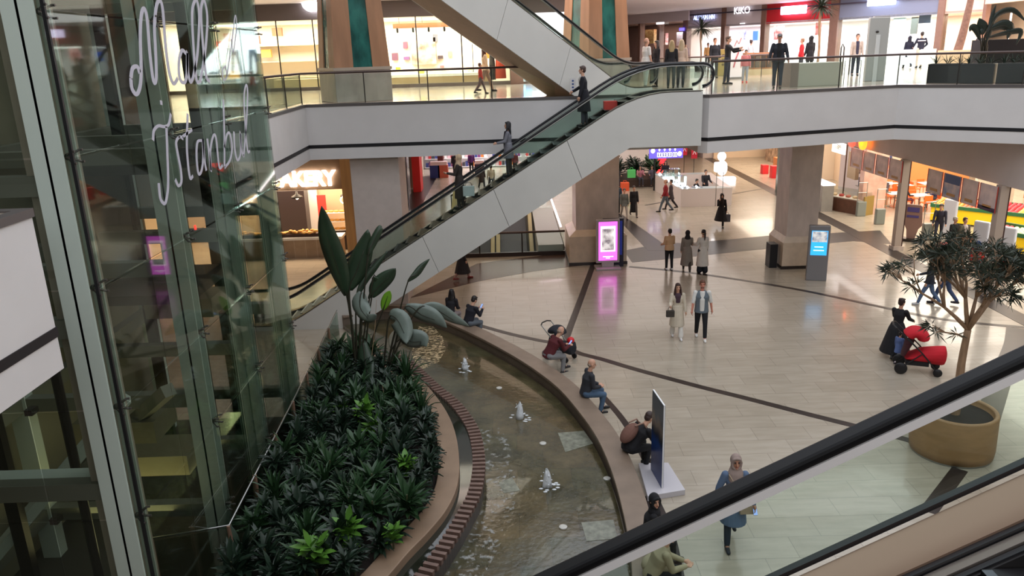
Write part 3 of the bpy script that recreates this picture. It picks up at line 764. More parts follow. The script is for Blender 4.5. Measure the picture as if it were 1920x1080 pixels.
for (x,y) in cand:
    kd=random.choices([0,1,2,3],[4,4,3,2])[0]
    s=random.uniform(.9,1.35); 
    t=thing('shrub','%s in the bed behind the sandstone rim'%kinds[kd],'shrub',(x,y,.48),random.random()*6,group='%ss in the bed'%kinds[kd])
    t.scale=(s,s,s*random.uniform(.9,1.3))
    o=bpy.data.objects.new('foliage',bushes[kd]); COL.objects.link(o); o.parent=t
    o=bpy.data.objects.new('stem',stem_me); COL.objects.link(o); o.parent=t
for (px,py,s) in [(685,775,1.2),(655,1000,1.2),(760,870,1),(590,1040,1.2),(735,990,.8),(640,760,.8),(700,800,1)]:
    p=at(px,py,1.0); t=thing('shrub',kinds[4]+' standing out in the dark bed','shrub',(p.x,p.y,.6),random.random()*6,group='bright green shrubs in the bed'); t.scale=(s,s,s)
    o=bpy.data.objects.new('foliage',bushes[4]); COL.objects.link(o); o.parent=t
    o=bpy.data.objects.new('stem',stem_me); COL.objects.link(o); o.parent=t
# ================================================================== BANANA-LIKE PLANT
bl1=M('bird_of_paradise_leaf',(44,62,44),.35,var=.2,scale=2); bl2=M('grey_green_leaf',(120,132,124),.4,var=.15,scale=3); bl3=M('young_lime_leaf',(110,160,40),.35)
def bigleaf(t,base,ctrl,w,mat,split=False):
    # ctrl: pixel triples on plane Y: leaf midrib path (start..tip); petiole from base
    P=catmull(ctrl,5); w*=(.8 if 'silhouette' in mat.name else 1.8 if 'grey_green' in mat.name else 1.35)
    n=len(P); vs=[];fs=[]
    view=Vector((0,1,.25)).normalized()
    for i,p in enumerate(P):
        tt=(P[min(i+1,n-1)]-P[max(i-1,0)]).normalized(); sd=tt.cross(view).normalized()
        u=i/(n-1); ww=w*max(.02,math.sin(PI*min(1,u*.95+.05))**.75*(1-.25*u))
        vs+=[p-sd*ww*.5+Vector((0,.16*ww,.12*ww)),p-sd*ww*.25+Vector((0,.05*ww,.07*ww)),p,p+sd*ww*.25+Vector((0,.05*ww,.07*ww)),p+sd*ww*.5+Vector((0,.16*ww,.05*ww))]
    for i in range(n-1):
        for k_ in range(4): fs.append((i*5+k_,i*5+k_+1,i*5+6+k_,i*5+5+k_))
    mb=MB(); mb.add(vs,fs); lf=mb.build('leaf_blade',mat,t,True)
    so=lf.modifiers.new('thickness','SOLIDIFY'); so.thickness=.006
    P2=catmull([base,base.lerp(ctrl[0],.5)+Vector((0,0,.1)),ctrl[0]]+list(ctrl[1:3]),4)
    MB().tube(P2,[.026*(1-i/len(P2))+.004 for i in range(len(P2))],6).build('petiole',M('dark_petiole',(48,46,34),.5),lf,True)
def plantleaves(label,bpx,bz,leaves,Yb):
    b0=aty(bpx[0],bpx[1],Yb); t=thing('bird_of_paradise_plant',label,'plant',(b0.x,b0.y,bz))
    for (pts,w,mt,dy) in leaves:
        C=[aty(x,y,Yb+dy*(i/len(pts)))-b0.xyz*1 for i,(x,y) in enumerate(pts)]
        C=[c+Vector((b0.x,b0.y,b0.z))-Vector((b0.x,b0.y,bz)) for c in C]
        bigleaf(t,Vector((random.uniform(-.08,.08),random.uniform(-.08,.08),0)),C,w,mt)
    return t
plantleaves('tall plant with large upright dark leaves in the far corner of the shrub bed',(672,715),.5,[
 ([(650,555),(632,500),(612,440),(603,386)],.42,bl1,-.6),([(652,550),(640,500),(622,455),(612,425)],.24,bl1,-.2),
 ([(655,545),(668,510),(682,470),(690,430)],.45,bl1,.2),([(690,480),(700,455),(712,430),(716,424)],.17,bl1,.3),
 ([(668,560),(682,530),(705,500),(728,470)],.16,bl1,.5),([(697,558),(708,540),(728,520),(742,503)],.36,bl1,.1),
 ([(718,582),(722,570),(727,555),(731,545)],.2,bl3,.0),([(678,548),(675,575),(690,598),(706,590)],.28,bl2,-.4),
 ([(680,640),(685,680),(690,700),(695,722)],.38,bl1,-.8),([(700,520),(705,530),(700,550),(690,560)],.2,bl1,.2)],18.3)
plantleaves('second plant with drooping grey green leaves reaching over the pool',(722,705),.5,[
 ([(765,528),(780,515),(792,500),(806,485)],.16,bl1,.3),([(730,595),(745,600),(758,625),(762,645)],.36,bl2,-.5),
 ([(760,575),(790,590),(815,600),(838,615)],.34,bl2,.1),([(785,578),(815,580),(850,600),(880,612)],.24,bl2,.7),
 ([(750,620),(770,640),(790,640),(800,650)],.4,bl2,-.2),([(735,690),(750,700),(762,705),(768,722)],.34,bl1,-.6),
 ([(735,655),(745,640),(760,632),(772,650)],.42,M('painted_backlit_leaf',(170,164,146),.5,var=.1),.2),([(720,735),(730,750),(745,756),(760,742)],.3,bl2,-.6),  # pale colour stands in for light shining through this leaf
 ([(700,720),(712,745),(718,760),(716,775)],.3,bl1,-.9)],18.5)
for i,(x0_,y0_,x1_,y1_) in enumerate([(734,851,717,722),(697,668,706,562)]):
    a=aty(x0_,y0_,16.2 if i==0 else 18.2); b_=aty(x1_,y1_,16.2 if i==0 else 18.2)
    tag(MB().tube([a,(a+b_)/2+Vector((.02,0,0)),b_],[.008,.007,.004],5).build('dry_stalk',M('dry_stalk_mat',(170,140,110),.7)),['thin dry stalk rising from the middle of the shrubs','thin dry stalk among the stems of the tall plant'][i],'stalk')
# ================================================================== POTTED TREE
tp=at(1793,766,.98); tp.z=0
t=thing('potted_tree','narrow leaved tree in a large round tan planter at the right','potted tree',tp)
MB().lathe([(0,.0),(.79,.0),(.79,.05),(0,.05)],n=40).build('planter_foot',steel,t,True)
MB().lathe([(0,.04),(.80,.04),(.82,.2),(.80,.95),(.79,.98),(.72,.98),(.71,.95),(.70,.8),(0,.8)],n=56).build('planter',M('tan_wood_planter',(160,122,82),.5,var=.1,scale=2,stretch=(1,1,4)),t,True)
MB().lathe([(0,.78),(.705,.78),(.705,.85),(0,.87)],n=40).build('soil',soil,t)
bark=M('pale_brown_bark',(150,120,92),.75,var=.2,scale=8,stretch=(3,3,.6))
trunk=[Vector((-.02,0,.7)),Vector((-.02,-.02,1.3)),Vector((-.03,0,2.0)),Vector((.0,0,2.75))]
MB().tube(catmull(trunk,4),[.10-.003*i for i in range(13)],10).build('trunk',bark,t,True)
tl=M('narrow_tree_leaf',(50,58,44),.45,var=.3,scale=2)
random.seed(11)
tips=[]
brm=MB()
def branch(p,d,L,r,dep):
    q=p+d*L; mid=(p+q)/2+Vector((random.uniform(-.04,.04),random.uniform(-.04,.04),.02))
    brm.tube([p,mid,q],[r,r*.85,r*.65],6)
    if dep==0: tips.append((q,d)); return
    if dep<=1: tips.append((mid,d))
    for _ in range(3 if dep>1 else 3):
        nd=(d+Vector((random.uniform(-.75,.75),random.uniform(-.75,.75),random.uniform(-.15,.65)))).normalized()
        branch(q,nd,L*random.uniform(.62,.85),r*.62,dep-1)
fork=trunk[-1]
for dd in ((-.8,.1,.75),(.6,.1,.85),(.0,-.5,.9),(.1,.55,.9),(-.25,0,1.2),(.2,.1,1.3)):
    branch(fork,Vector(dd).normalized(),.70,.05,3)
branch(Vector((0,0,2.55)),Vector((-.8,.1,.25)).normalized(),.45,.025,1)
brm.build('branches',bark,t,True)
lm=MB()
for q,d in tips:
    for _ in range(19):
        dr=(d*.5+Vector((random.uniform(-1,1),random.uniform(-1,1),random.uniform(-.9,.7)))).normalized(); l=random.uniform(.16,.28); sd=dr.cross(Vector((random.uniform(-1,1),random.uniform(-1,1),.3))).normalized()*.013
        o=q+dr*.02; m_=o+dr*l*.5+Vector((0,0,-.01)); e_=o+dr*l+Vector((0,0,-.035))
        lm.add([o,m_-sd,e_,m_+sd],[(0,1,2),(0,2,3)])
fo=lm.build('foliage',tl,t,True)
# ================================================================== SHOPS
cream=M('cream_shop_wall',(240,232,216),.6); whitew=M('bright_white_wall',(236,236,236),.6); brownp=M('brown_pier',(128,98,86),.5,var=.06)
def lit(name,col,s): return emis(name,col,s)
def spline_box(name,label,cat,a,b,mat,group=None,bevel=0):
    c=((a[0]+b[0])/2,(a[1]+b[1])/2,a[2]); o=MB().box((a[0]-c[0],a[1]-c[1],0),(b[0]-c[0],b[1]-c[1],b[2]-a[2])).build(name,mat,loc=c,bevel=bevel); return tag(o,label,cat,group)
# ---- upper left: leather goods shop (front plane Y=38.3)
YF=38.3
struct('wall_back',MB().box((-16,YF-.1,10.22),(5.1,YF+.2,10.95)),M('dark_fascia',(92,84,84),.6))
struct('wall_back',MB().box((-16,43.2,U),(.4,43.4,10.3)).box((-16.2,YF,U),(-16,43.4,10.3)),cream)
struct('ceiling',MB().box((-16,YF,10.22),(5.1,44,10.3)),whitew)
struct('wall_back',MB().box((.25,YF-.3,U),(.85,44,10.3)),brownp)
struct('wall_back',MB().box((.85,42.5,U),(5.1,42.7,10.3)).box((4.9,YF,U),(5.1,42.6,10.3)),whitew)
struct('baseboard_back',MB().box((-16,YF-.05,U),(.25,YF+.1,U+.16)),M('grey_base',(110,100,94),.5))
xs=[-16,-13.4,-10.6,-8.9,-6.2,-4.1,-2.0,-.0+.25]
for i,(a,b) in enumerate(zip(xs[:-1],xs[1:])):
    t=thing('window_%d'%(i+1),None,None,((a+b)/2,YF,U)); t['kind']='structure'
    MB().box((a-(a+b)/2+.02,-.01,.16),(b-(a+b)/2-.02,.01,3.18)).build('glass_pane',shopglass,t)
    MB().box((b-(a+b)/2-.025,-.03,.16),(b-(a+b)/2+.025,.03,3.18)).build('window_frame',darkmetal,t)
area('shop_light_leather',(-4.5,40.6,10.15),9,1300,(255,242,222),sy=3.5)
area('shop_light_leather_left',(-12.5,40.6,10.15),6,950,(255,242,222),sy=3.5)
area('shop_light_sneakers',(3.0,40.2,10.15),3.8,900,(235,242,255),sy=3.2)
def onY(px,py,Y): return aty(px,py,Y)
def panel(name,label,cat,x0,y0,x1,y1,Y,th,mat,group=None,parent=None,bevel=0):
    a=onY(x0,y1,Y); b=onY(x1,y0,Y); b2=onY(x1,y1,Y)
    z0=min(a.z,b2.z)
    o=MB().box((-(b.x-a.x)/2,0,0),((b.x-a.x)/2,th,b.z-z0)).build(name,mat,parent,bevel=bevel); 
    o.location=((a.x+b.x)/2,Y,z0)
    if label: tag(o,label,cat,group)
    return o
# lighting beam with spots
bm_=thing('track_light','copper lighting beam with spotlights across the leather shop window','light',(-3.4,39.3,9.75))
MB().box((-1.9,-.06,0),(2.3,.06,.22)).build('beam',M('copper_beam',(190,130,92),.4,.3),bm_)
for i in range(6):
    MB().cap((-1.7+.75*i,0,-.16),(-1.7+.75*i,-.03,-.02),.05,.05,8).build('spotlight',black,bm_)
for i in range(4): MB().tube([(-1.6+1.1*i,0,.2),(-1.6+1.1*i,0,.5)],.01,5).build('hanger',black,bm_)
pic=panel('poster',None,None,773,70,816,120,42.9,.28,M('poster_photo_mix',(120,84,66),.5,col2=(226,208,196),scale=1.7))
tag(pic,'large brown and white photo poster on the back wall of the leather shop','poster')
for i,(x0,y0,x1,y1,c,lb) in enumerate([(735,99,745,113,(110,70,90),'small dark poster beside the green marble pillar'),(756,78,763,91,(190,80,100),'small pink poster with white centre in the leather shop'),(757,106,767,112,(120,80,130),'small purple card low on the shop wall'),(821,104,830,110,(70,56,60),'small dark bag on the white display wall'),(840,96,847,106,(210,160,130),'small tan poster on the white display wall'),(812,64,819,78,(110,110,120),'grey box hanging from the ceiling wire in the shop'),(825,123,832,127,(150,110,110),'flat reddish bag on the low shelf'),(742,126,750,133,(240,208,60),'yellow bag near the pillar in the shop window'),(785,132,795,138,(220,200,90),'pale yellow bag on the low display in the shop window')]):
    panel('bag' if 'bag' in lb else 'wall_card',lb,'bag' if 'bag' in lb else 'sign',x0,y0,x1,y1,42.9 if i<7 else 40.5,.28,M('shop_item_%d'%i,c,.5))
t=thing('display_table','long low white display table with beige base in the leather shop','display table',(-4.2,40.5,U))
MB().box((-3.6,-.5,.42),(3.6,.5,.55)).build('table_top',whitew,t); MB().box((-3.4,-.4,0),(3.4,.4,.42)).build('table_base',M('beige_drawer',(196,172,136),.6),t)
t=thing('display_table','beige display block at the left end of the leather shop','display table',(-9.7,40.2,U))
MB().box((-1.7,-.5,0),(1.7,.5,.5)).build('table_base',M('beige_drawer',(196,172,136),.6),t)
t=thing('display_shelf','tall thin framed display shelf with yellow bags at the right end of the leather shop','shelf',(-1.4,40.8,U))
for x in (-.75,-.2,.75): MB().tube([(x,0,0),(x,0,2.75)],.018,6).build('frame_post',black,t)
MB().box((-.75,-.2,2.73),(.75,.2,2.76)).build('frame_top',black,t); MB().box((-.72,-.2,1.9),(.72,.2,2.0)).build('shelf_board',whitew,t); MB().box((-.72,-.2,.0),(.72,.2,.1)).build('shelf_board',whitew,t)
for i,(x,z,c) in enumerate([(-.15,2.0,(246,220,120)),(.3,2.0,(246,220,120)),(.6,1.2,(236,160,70)),(-.35,.1,(246,214,90))]):
    tag(MB().box((-.16,-.08,0),(.16,.08,.42)).tube([(-.1,0,.42),(-.06,0,.58),(.06,0,.58),(.1,0,.42)],.012,5).build('handbag',M('yellow_bag_%d'%i,c,.5),loc=(-1.4+x,40.8,U+z)),['yellow bag at the left of the top shelf','yellow bag at the right of the top shelf','orange bag on the side of the framed shelf','yellow bag at the foot of the framed shelf'][i],'bag')
def dress(x,Y,z0,h,w,mat,label):
    t=thing('dress',label,'dress',(x,Y,z0)); n=14; mb=MB()
    mb.loft([(Vector((0,0,0)),Vector((w*.5,0,0)),Vector((0,w*.3,0))),(Vector((0,0,h*.35)),Vector((w*.42,0,0)),Vector((0,w*.25,0))),(Vector((0,0,h*.62)),Vector((w*.3,0,0)),Vector((0,w*.2,0))),(Vector((0,0,h*.85)),Vector((w*.38,0,0)),Vector((0,w*.2,0))),(Vector((0,0,h)),Vector((w*.08,0,0)),Vector((0,w*.08,0)))],n)
    mb.build('garment',mat,t,True); MB().tube([(0,0,h),(0,0,h+.25)],.01,5).build('hanger_hook',black,t)
dress(-.22,39.2,U+.25,2.3,.55,M('coral_fabric',(236,96,72),.7),'long coral dress hanging at the right end of the leather shop window')
dress(-.62,39.2,U+.2,2.2,.34,M('charcoal_fabric',(50,50,56),.7),'long dark dress hanging beside the coral one')
for i,(px_,py_) in enumerate([(520,60),(500,100),(455,95),(470,120),(430,70),(440,140),(400,110),(416,85),(478,75),(388,140)]):
    p=aty(px_,py_,42.6); tag(MB().box((-.25,-.12,-.2),(.25,.12,.2)).build('handbag',M('left_bag_%d'%(i%4),[(150,90,60),(220,170,90),(90,60,50),(200,80,60)][i%4],.5),loc=p),'handbag on the back wall shelves seen through the lift tower','bag',group='handbags on the far left shelves')
for z in (7.9,8.7,9.5): struct('trim_shelf',MB().box((-15.8,42.2,z-.33),(-8.6,43.2,z-.28)),M('shelf_edge',(200,180,150),.5))
# illuminated round sign blobs above
sg=thing('shop_sign','bright white round lettered sign partly cut off above the left shop','sign',aty(583,4,YF-.2))
MB().lathe([(0,0),(.42,0),(.42,.1),(0,.1)],n=28).build('round_letter',lit('sign_white_light',(250,250,255),9),sg).rotation_euler=(PI/2,0,0)
o=MB().box((.1,-.1,-.38),(.55,0,-.12)).build('letter_foot',lit('sign_white_light',(250,250,255),9),sg)
# ---- sneaker shop
bp_=panel('poster',None,None,960,82,1000,145,42.3,.05,lit('backlit_cyan_poster',(130,200,215),1.6)); tag(bp_,'backlit pale blue poster at the left of the shoe shop','poster')
bl_=thing('jacket','bright blue jacket on display in the shoe shop','jacket',aty(974,116,41.5)); MB().ball((0,0,.3),(.5,.2,.55),12,8).cap((.3,0,.3),(.62,0,-.15),.16,.12).build('jacket_body',M('royal_blue',(40,80,210),.5),bl_,True)
for i,x in enumerate((2.4,3.3)):
    t=thing('mannequin_legs',['dark mannequin legs at the left of the shoe shop window','dark mannequin legs at the right of the shoe shop window'][i],'mannequin',(x,40.8,U+.9))
    for s in (-1,1): MB().cap((s*.22,0,0),(s*.09,0,1.0),.06,.1).build('leg',M('navy_legs',(34,40,66),.5),t,True)
t=thing('display_block','dark plinth under the shoe display','display',(3.3,39.6,U)); MB().box((-2.3,-.4,0),(1.5,.4,.4)).build('plinth',M('dark_plinth',(40,40,50),.5),t)
k2=0
for j in range(4):
    x=1.3+j*.8; spline_box('display_block','white cube carrying shoes in the shoe shop window','display',(x,39.35,U+.4),(x+.62,39.85,U+.75+.12*(j%2)),whitew,'white shoe display cubes')
    for q in range(2):
        z=U+.75+.12*(j%2); sh=MB().ball((0,0,.05),(.14,.055,.05),10,5).ball((-.07,0,.09),(.07,.05,.07),8,5).build('shoe',M('shoe_col_%d'%((j+q)%3),[(40,50,90),(70,70,80),(210,210,220)][(j+q)%3],.5),None,True); sh.location=(x+.18+.28*q,39.6,z); tag(sh,'sneaker on a white cube in the shoe shop window','shoe',group='sneakers on the white cubes')
struct('baseboard_back',MB().box((.85,YF-.05,U),(4.4,YF+.1,U+.1)),M('grey_base',(110,100,94),.5))
struct('wall_back',MB().box((4.4,YF-.25,U),(5.1,YF,10.3)),M('cream_tile_wall',(214,196,168),.5))
t=thing('emergency_notice','small white notice board with blue figures on the glass railing post','notice',aty(1074,160,25.6)); MB().box((-.09,-.02,-.22),(.09,.02,.22)).build('board',white,t)
for i in range(4): MB().ball((0,-.022,-.16+.1*i),(.035,.004,.03),8,4).build('pictogram',M('notice_blue',(50,80,140),.5),t)
# ---- upper right facade
FP0=Vector((9,64,0)); FP1=Vector((24.5,42,0)); FD=(FP1-FP0).normalized(); FN=Vector((FD.y,-FD.x,0)) # inward normal towards back
if FN.y<0: FN=-FN
def onF(px,py,off=0):
    r=ray(px,py); r=Vector(r); n=FN; o=Vector((0,0,CZ)); t=((FP0+FN*off-o).dot(n))/r.dot(n); return o+r*t
def fpanel(name,mat,x0,x1,z0,z1,off,th=.12,parent=None):
    a=onF(x0,70,off); b=onF(x1,70,off); a.z=b.z=0
    mb=MB(); mb.ext([Vector((a.x,a.y,z0)),Vector((b.x,b.y,z0)),Vector((b.x,b.y,z1)),Vector((a.x,a.y,z1))],FN*th); return mb
def fstruct(name,mat,*a,**k): return struct(name,fpanel(name,mat,*a,**k),mat)
shops=[(1176,1280,M('dark_shop_fascia',(120,100,98),.5),M('dark_interior',(110,90,88),.6),220,(255,210,190)),
 (1287,1351,M('lilac_fascia',(196,186,196),.6),whitew,380,(250,245,255)),
 (1358,1426,M('pale_lilac_fascia',(206,198,206),.6),M('pinkish_white',(228,222,230),.6),260,(245,240,255)),
 (1433,1553,M('red_fascia',(190,34,44),.5),whitew,430,(255,250,250)),
 (1568,1752,M('steel_blue_fascia',(120,128,152),.5),whitew,520,(240,248,255)),
 (1764,1838,M('cream_fascia',(226,204,190),.6),M('blush_bright',(232,206,190),.6),500,(255,228,205))]
for i,(x0,x1,fm,im,pw,lc) in enumerate(shops):
    ztop=9.75 if i>0 else 10.3
    fstruct('wall_right',fm,x0,x1,ztop,10.95,0,.15)
    fstruct('wall_right',im,x0-3,x1+3,U,10.3,5.0,.1)
    a=onF(x0,70,0);b=onF(x1,70,0);a2=onF(x0,70,5);b2=onF(x1,70,5)
    for q in (a,b,a2,b2): q.z=0
    struct('ceiling',MB().prism([(a.x,a.y),(b.x,b.y),(b2.x,b2.y),(a2.x,a2.y)],ztop+.02,ztop+.12),im)
    c=(a+b+a2+b2)/4; L=(b-a).length
    area('shop_light_upper_right_%d'%i,(c.x,c.y,ztop-.05),L*.85,pw,lc,rot=(0,0,math.atan2(FD.y,FD.x)),sy=3.6)
    o=fpanel('g',shopglass,x0,x1,U+.05,ztop,.05,.015)
    t=o.build('window_%d'%(20+i),shopglass); t['kind']='structure'
for x0,x1 in ((1280,1287),(1351,1358),(1425,1433),(1553,1568),(1752,1764),(1836,1842),(1196,1200),(1232,1236)): fstruct('wall_right',brownp,x0,x1,U,10.95,-.12,.5)
fstruct('trim_9',M('dark_line',(60,52,70),.5),1174,1760,10.6,10.68,-.16,.1)
fstruct('wall_right',M('bulkhead_white',(206,196,200),.6),1170,1290,10.3,10.95,-.3,.1)
def fsign(name,label,body,px,py,h,mat,off=-.14,bold=.006,sx=1):
    p=onF(px,py,off); rz=math.atan2(FD.y,FD.x)
    t=thing(name,label,'sign',p); o=textobj('letters',body,mat,(0,0,0),h,.02,PI/2,rz,t,bold=bold,sx=sx); return t
wl=lit('lit_letters_white',(255,252,255),1.6)
fsign('shop_sign','white lit sign KIKO over the pale lilac cosmetics shop','KIKO',1391,20,.62,wl,bold=0,sx=.9)
o=fpanel('u',wl,1386,1395,9.85,9.9,-.12,.02); tag(o.build('sign_underline',wl),'small white lit line under the cosmetics sign','sign')
t=fsign('shop_sign','bluish white lit letters over the white shop behind the palm','ALTRAIN NN',1320,33,.4,lit('lit_letters_blue',(190,205,255),1.8),sx=.8)
def glowbox(label,x0,x1,y0,y1,mat,halo=None):
    a=onF(x0,y1,-.25); b=onF(x1,y0,-.25); a_=onF(x1,y1,-.25)
    o=MB(); o.ext([Vector((a.x,a.y,a.z)),Vector((b.x,b.y,a.z)),Vector((b.x,b.y,b.z)),Vector((a.x,a.y,b.z))],FN*.1); 
    return tag(o.build('lightbox_sign',mat,bevel=.03),label,'sign')
glowbox('glowing white lightbox sign with violet rim on the red fascia',1463,1512,9,28,lit('violet_white_light',(236,214,255),7))
glowbox('glowing white lightbox sign on the blue grey fascia',1625,1680,-12,12,lit('blue_white_light',(225,232,255),7))
glowbox('small bright white sign over the dark shop',1230,1244,37,46,lit('lit_letters_white',(255,252,255),6))
glowbox('small blue lit sign on the dark shop glass',1273,1282,52,58,lit('blue_lit_small',(90,80,255),3))
def fitem(name,label,cat,x0,y0,x1,y1,off,th,mat,group=None):
    a=onF(x0,y1,off); b=onF(x1,y0,off); c=(a+b)/2
    o=MB(); d=Vector((b.x-a.x,b.y-a.y,0))/2; h=abs(b.z-a.z)
    o.ext([-d,d,d+Vector((0,0,h)),-d+Vector((0,0,h))],FN*th); return tag(o.build(name,mat,loc=(c.x,c.y,min(a.z,b.z))),label,cat,group)
fitem('poster','red and white goods display in the red shop window','display',1450,48,1466,75,1.5,.3,M('red_goods',(224,50,50),.5,col2=(250,220,220),scale=3))
fitem('poster','red goods display at the right of the red shop window','display',1528,42,1536,66,1.5,.3,M('red_goods',(224,50,50),.5,col2=(250,220,220),scale=3))
fitem('picture','dark blue framed picture hanging in the bright jeweller window','picture',1722,18,1747,44,.6,.06,M('dark_blue_picture',(46,56,84),.5,col2=(90,110,140),scale=2))
fitem('wall_panel','grey green panel in the bright shop','panel',1672,14,1700,70,3.5,.1,M('grey_green_panel',(150,176,180),.5))
fitem('wall_panel','dark display panel beside the picture','panel',1706,28,1722,64,3.5,.1,M('dark_shop_panel',(96,100,96),.5))
fitem('display_case','low white glass display case at the bright shop entrance','display case',1662,92,1740,122,-1.3,.9,M('case_white',(216,230,236),.25))
fitem('poster','violet figure poster in the cosmetics shop','poster',1377,56,1398,75,1.5,.1,M('violet_poster',(110,110,190),.5,col2=(220,220,250),scale=4))
fitem('lightbox','blue screen in the cosmetics shop','screen',1411,58,1421,76,.8,.1,lit('blue_screen_light',(90,130,255),2))
fitem('goods_shelf','shelf of warm coloured goods in the dark shop','shelf',1209,55,1226,82,1.0,.3,M('warm_goods',(180,120,70),.5,col2=(240,220,160),scale=6))
fitem('goods_shelf','pale lit shelf at the right of the dark shop','shelf',1268,60,1281,86,1.0,.3,M('pale_goods',(230,170,180),.5,col2=(255,250,250),scale=6))
fitem('goods_shelf','red and white shelf in the middle of the dark shop','shelf',1240,62,1248,84,1.0,.3,M('red_goods2',(180,60,60),.5,col2=(255,220,210),scale=6))
# curved side facade to the far right (x=24.5) : cream shop
struct('wall_right',MB().box((24.5,22,10.1),(24.8,42,10.95)),M('cream_fascia',(226,204,190),.6))
struct('wall_right',MB().box((29,22,U),(29.2,42,10.4)),M('cream_bright',(238,224,208),.6))
struct('ceiling',MB().box((24.5,22,10.4),(29.2,42,10.5)),whitew)
for y in (36.2,30.0): struct('wall_right',MB().box((24.35,y,U),(24.7,y+.4,10.95)),brownp)
area('shop_light_cream',(26.8,33,10.3),4,1500,(255,236,220),sy=14)
for i,y in enumerate((36.6,39.4)):
    spline_box('wall_moulding','pale vertical moulding on the blush shop front, %s'%['nearer the plants','farther from the plants'][i],'moulding',(24.44,y,U+1.0),(24.5,y+.08,U+2.6),whitew)
area('shop_wash',(23.2,38,10.6),.6,60,(255,226,205),sy=6)
# ---- things on the upper gallery
def stand(px,py,z=U): return at(px,py,z)
p=at(1632,152,U); t=thing('display_totem','tall pale grey double sided totem standing on the right gallery','totem',p,math.radians(-8))
MB().box((-.28,-.22,0),(.42,.0,2.25)).build('front_panel',M('totem_grey',(170,172,168),.4),t,bevel=.02)
MB().box((-.02,-.26,.0),(.12,-.22,1.65)).build('vertical_fin',M('totem_light',(206,210,208),.4),t)
MB().box((-.05,.05,.1),(.5,.3,2.3)).build('back_panel',M('totem_dark',(132,130,126),.4),t,bevel=.02)
MB().ball((.0,-.24,1.75),(.06,.02,.04),8,5).build('round_handle',darkmetal,t)
p=at(1528,162,U); t=thing('bench_box','long pale grey box planter behind the right gallery railing','bench',(p.x,p.y+.5,U),math.radians(14))
MB().box((-1.0,-.35,0),(1.0,.35,.78)).build('body',M('box_greige',(186,182,166),.5),t,bevel=.015); MB().box((-1.02,-.37,0),(-.72,.37,.8)).build('end_panel',M('box_brown_grey',(140,124,114),.5),t)
p=at(1425,140,U); t=thing('wooden_counter','wooden retail counter with dark shelves on the gallery','counter',(p.x,p.y,U),math.radians(12))
MB().box((-1.0,-.4,1.0),(1.05,.4,1.07)).build('counter_top',M('orange_wood',(176,120,84),.45,var=.1),t); MB().box((-.95,-.36,0),(.95,.36,.28)).build('base',M('light_wood_base',(206,176,140),.5),t)
MB().box((-.95,-.3,.28),(.95,.36,1.0)).build('body',M('orange_wood',(176,120,84),.45,var=.1),t)
for i in range(5): MB().box((-.82+.32*i,-.34,.36),(-.56+.32*i,-.3,.94)).build('slatted_front',M('dark_slats',(74,58,52),.6),t)
p=at(1356,142,U); t=thing('gold_box_sign','gold upright box with brown lettering on the gallery','sign',(p.x-.1,p.y-.1,U)); MB().box((-.24,-.14,.0),(.24,.14,1.28)).build('box',M('gold_box',(160,136,72),.45),t,bevel=.02)
for i in range(3): MB().ball((0,-.15,.55+.22*i),(.08,.012,.06),8,5).build('emblem',M('gold_dark',(92,72,30),.5),t)
p=at(1378,148,U); t=thing('banner_stand','white roll up banner with red script on the gallery','banner',(p.x,p.y,U),math.radians(6))
MB().box((-.3,-.05,.0),(.32,.05,.08)).build('banner_base',steel,t); MB().box((-.28,-.01,.06),(.3,.01,1.95)).build('banner_sheet',M('banner_white',(226,222,222),.5),t)
MB().tube([(-.1,-.02,1.4),(.0,-.02,1.65),(.1,-.02,1.5),(.2,-.02,1.75)],.015,5).tube([(-.1,-.02,.5),(0,-.02,.9),(.1,-.02,1.15)],.03,5).build('script_motif',M('banner_red',(180,90,100),.5),t)
# food stall behind
p=at(1490,120,U); t=thing('stall','market stall with black canopy and white scribbled logo','stall',(p.x+1,p.y+1.5,U),math.radians(12))
MB().box((-1.6,-.5,1.85),(1.6,.5,2.4)).build('canopy',M('stall_black',(24,24,28),.5),t)
textobj('canopy_logo','Arte',M('logo_white',(230,240,246),.5,emit=.6),(0.1,-.53,2.12),.4,.01,PI/2,0,t,bold=.01)
for x in (-1.55,1.55): MB().box((x-.04,-.4,0),(x+.04,-.3,1.85)).build('stall_post',M('orange_wood',(176,120,84),.45),t)
MB().box((-1.6,-.5,0),(1.6,.5,.95)).build('stall_counter',M('stall_wood',(150,96,70),.5),t); MB().box((-1.2,-.45,.95),(1.2,.3,1.35)).build('glass_case',glass('stall_case',(230,240,240),.15,.02,.05),t)
p=at(1545,118,U); t=thing('counter','white counter with brown panel and goods beside the stall','counter',(p.x+1,p.y+1,U),math.radians(10))
MB().box((-1.1,-.4,0),(1.1,.4,1.0)).build('body',M('counter_white',(216,208,204),.4),t); MB().box((-.95,-.43,.3),(.6,-.4,.9)).build('brown_panel',M('stall_wood',(150,96,70),.5),t)
for i in range(5): tag(MB().ball((0,0,.1),(.13,.13,.13),10,6).build('hat',M('hat_%d'%(i%2),[(214,60,60),(230,226,224)][i%2],.6),None,True,loc=(p.x+.1+.42*i,p.y+.95,U+1.0)),'round packet on the white counter','packet',group='packets on the white counter')
t=thing('security_gate','dark curved security gate posts on the gallery','gate',at(1583,140,U))
for x in (-.25,.2): MB().tube([(x,0,0),(x,0,1.2),(x+.06,0,1.35),(x+.14,0,1.2),(x+.14,0,0)],.03,7).build('gate_post',darkmetal,t,True)
t=thing('barrier_post','thin black frame stand behind the railing','stand',at(1596,158,U)); MB().tube([(-.28,0,0),(-.28,0,.8),(.28,0,.8),(.28,0,0)],.012,5).build('frame',black,t)
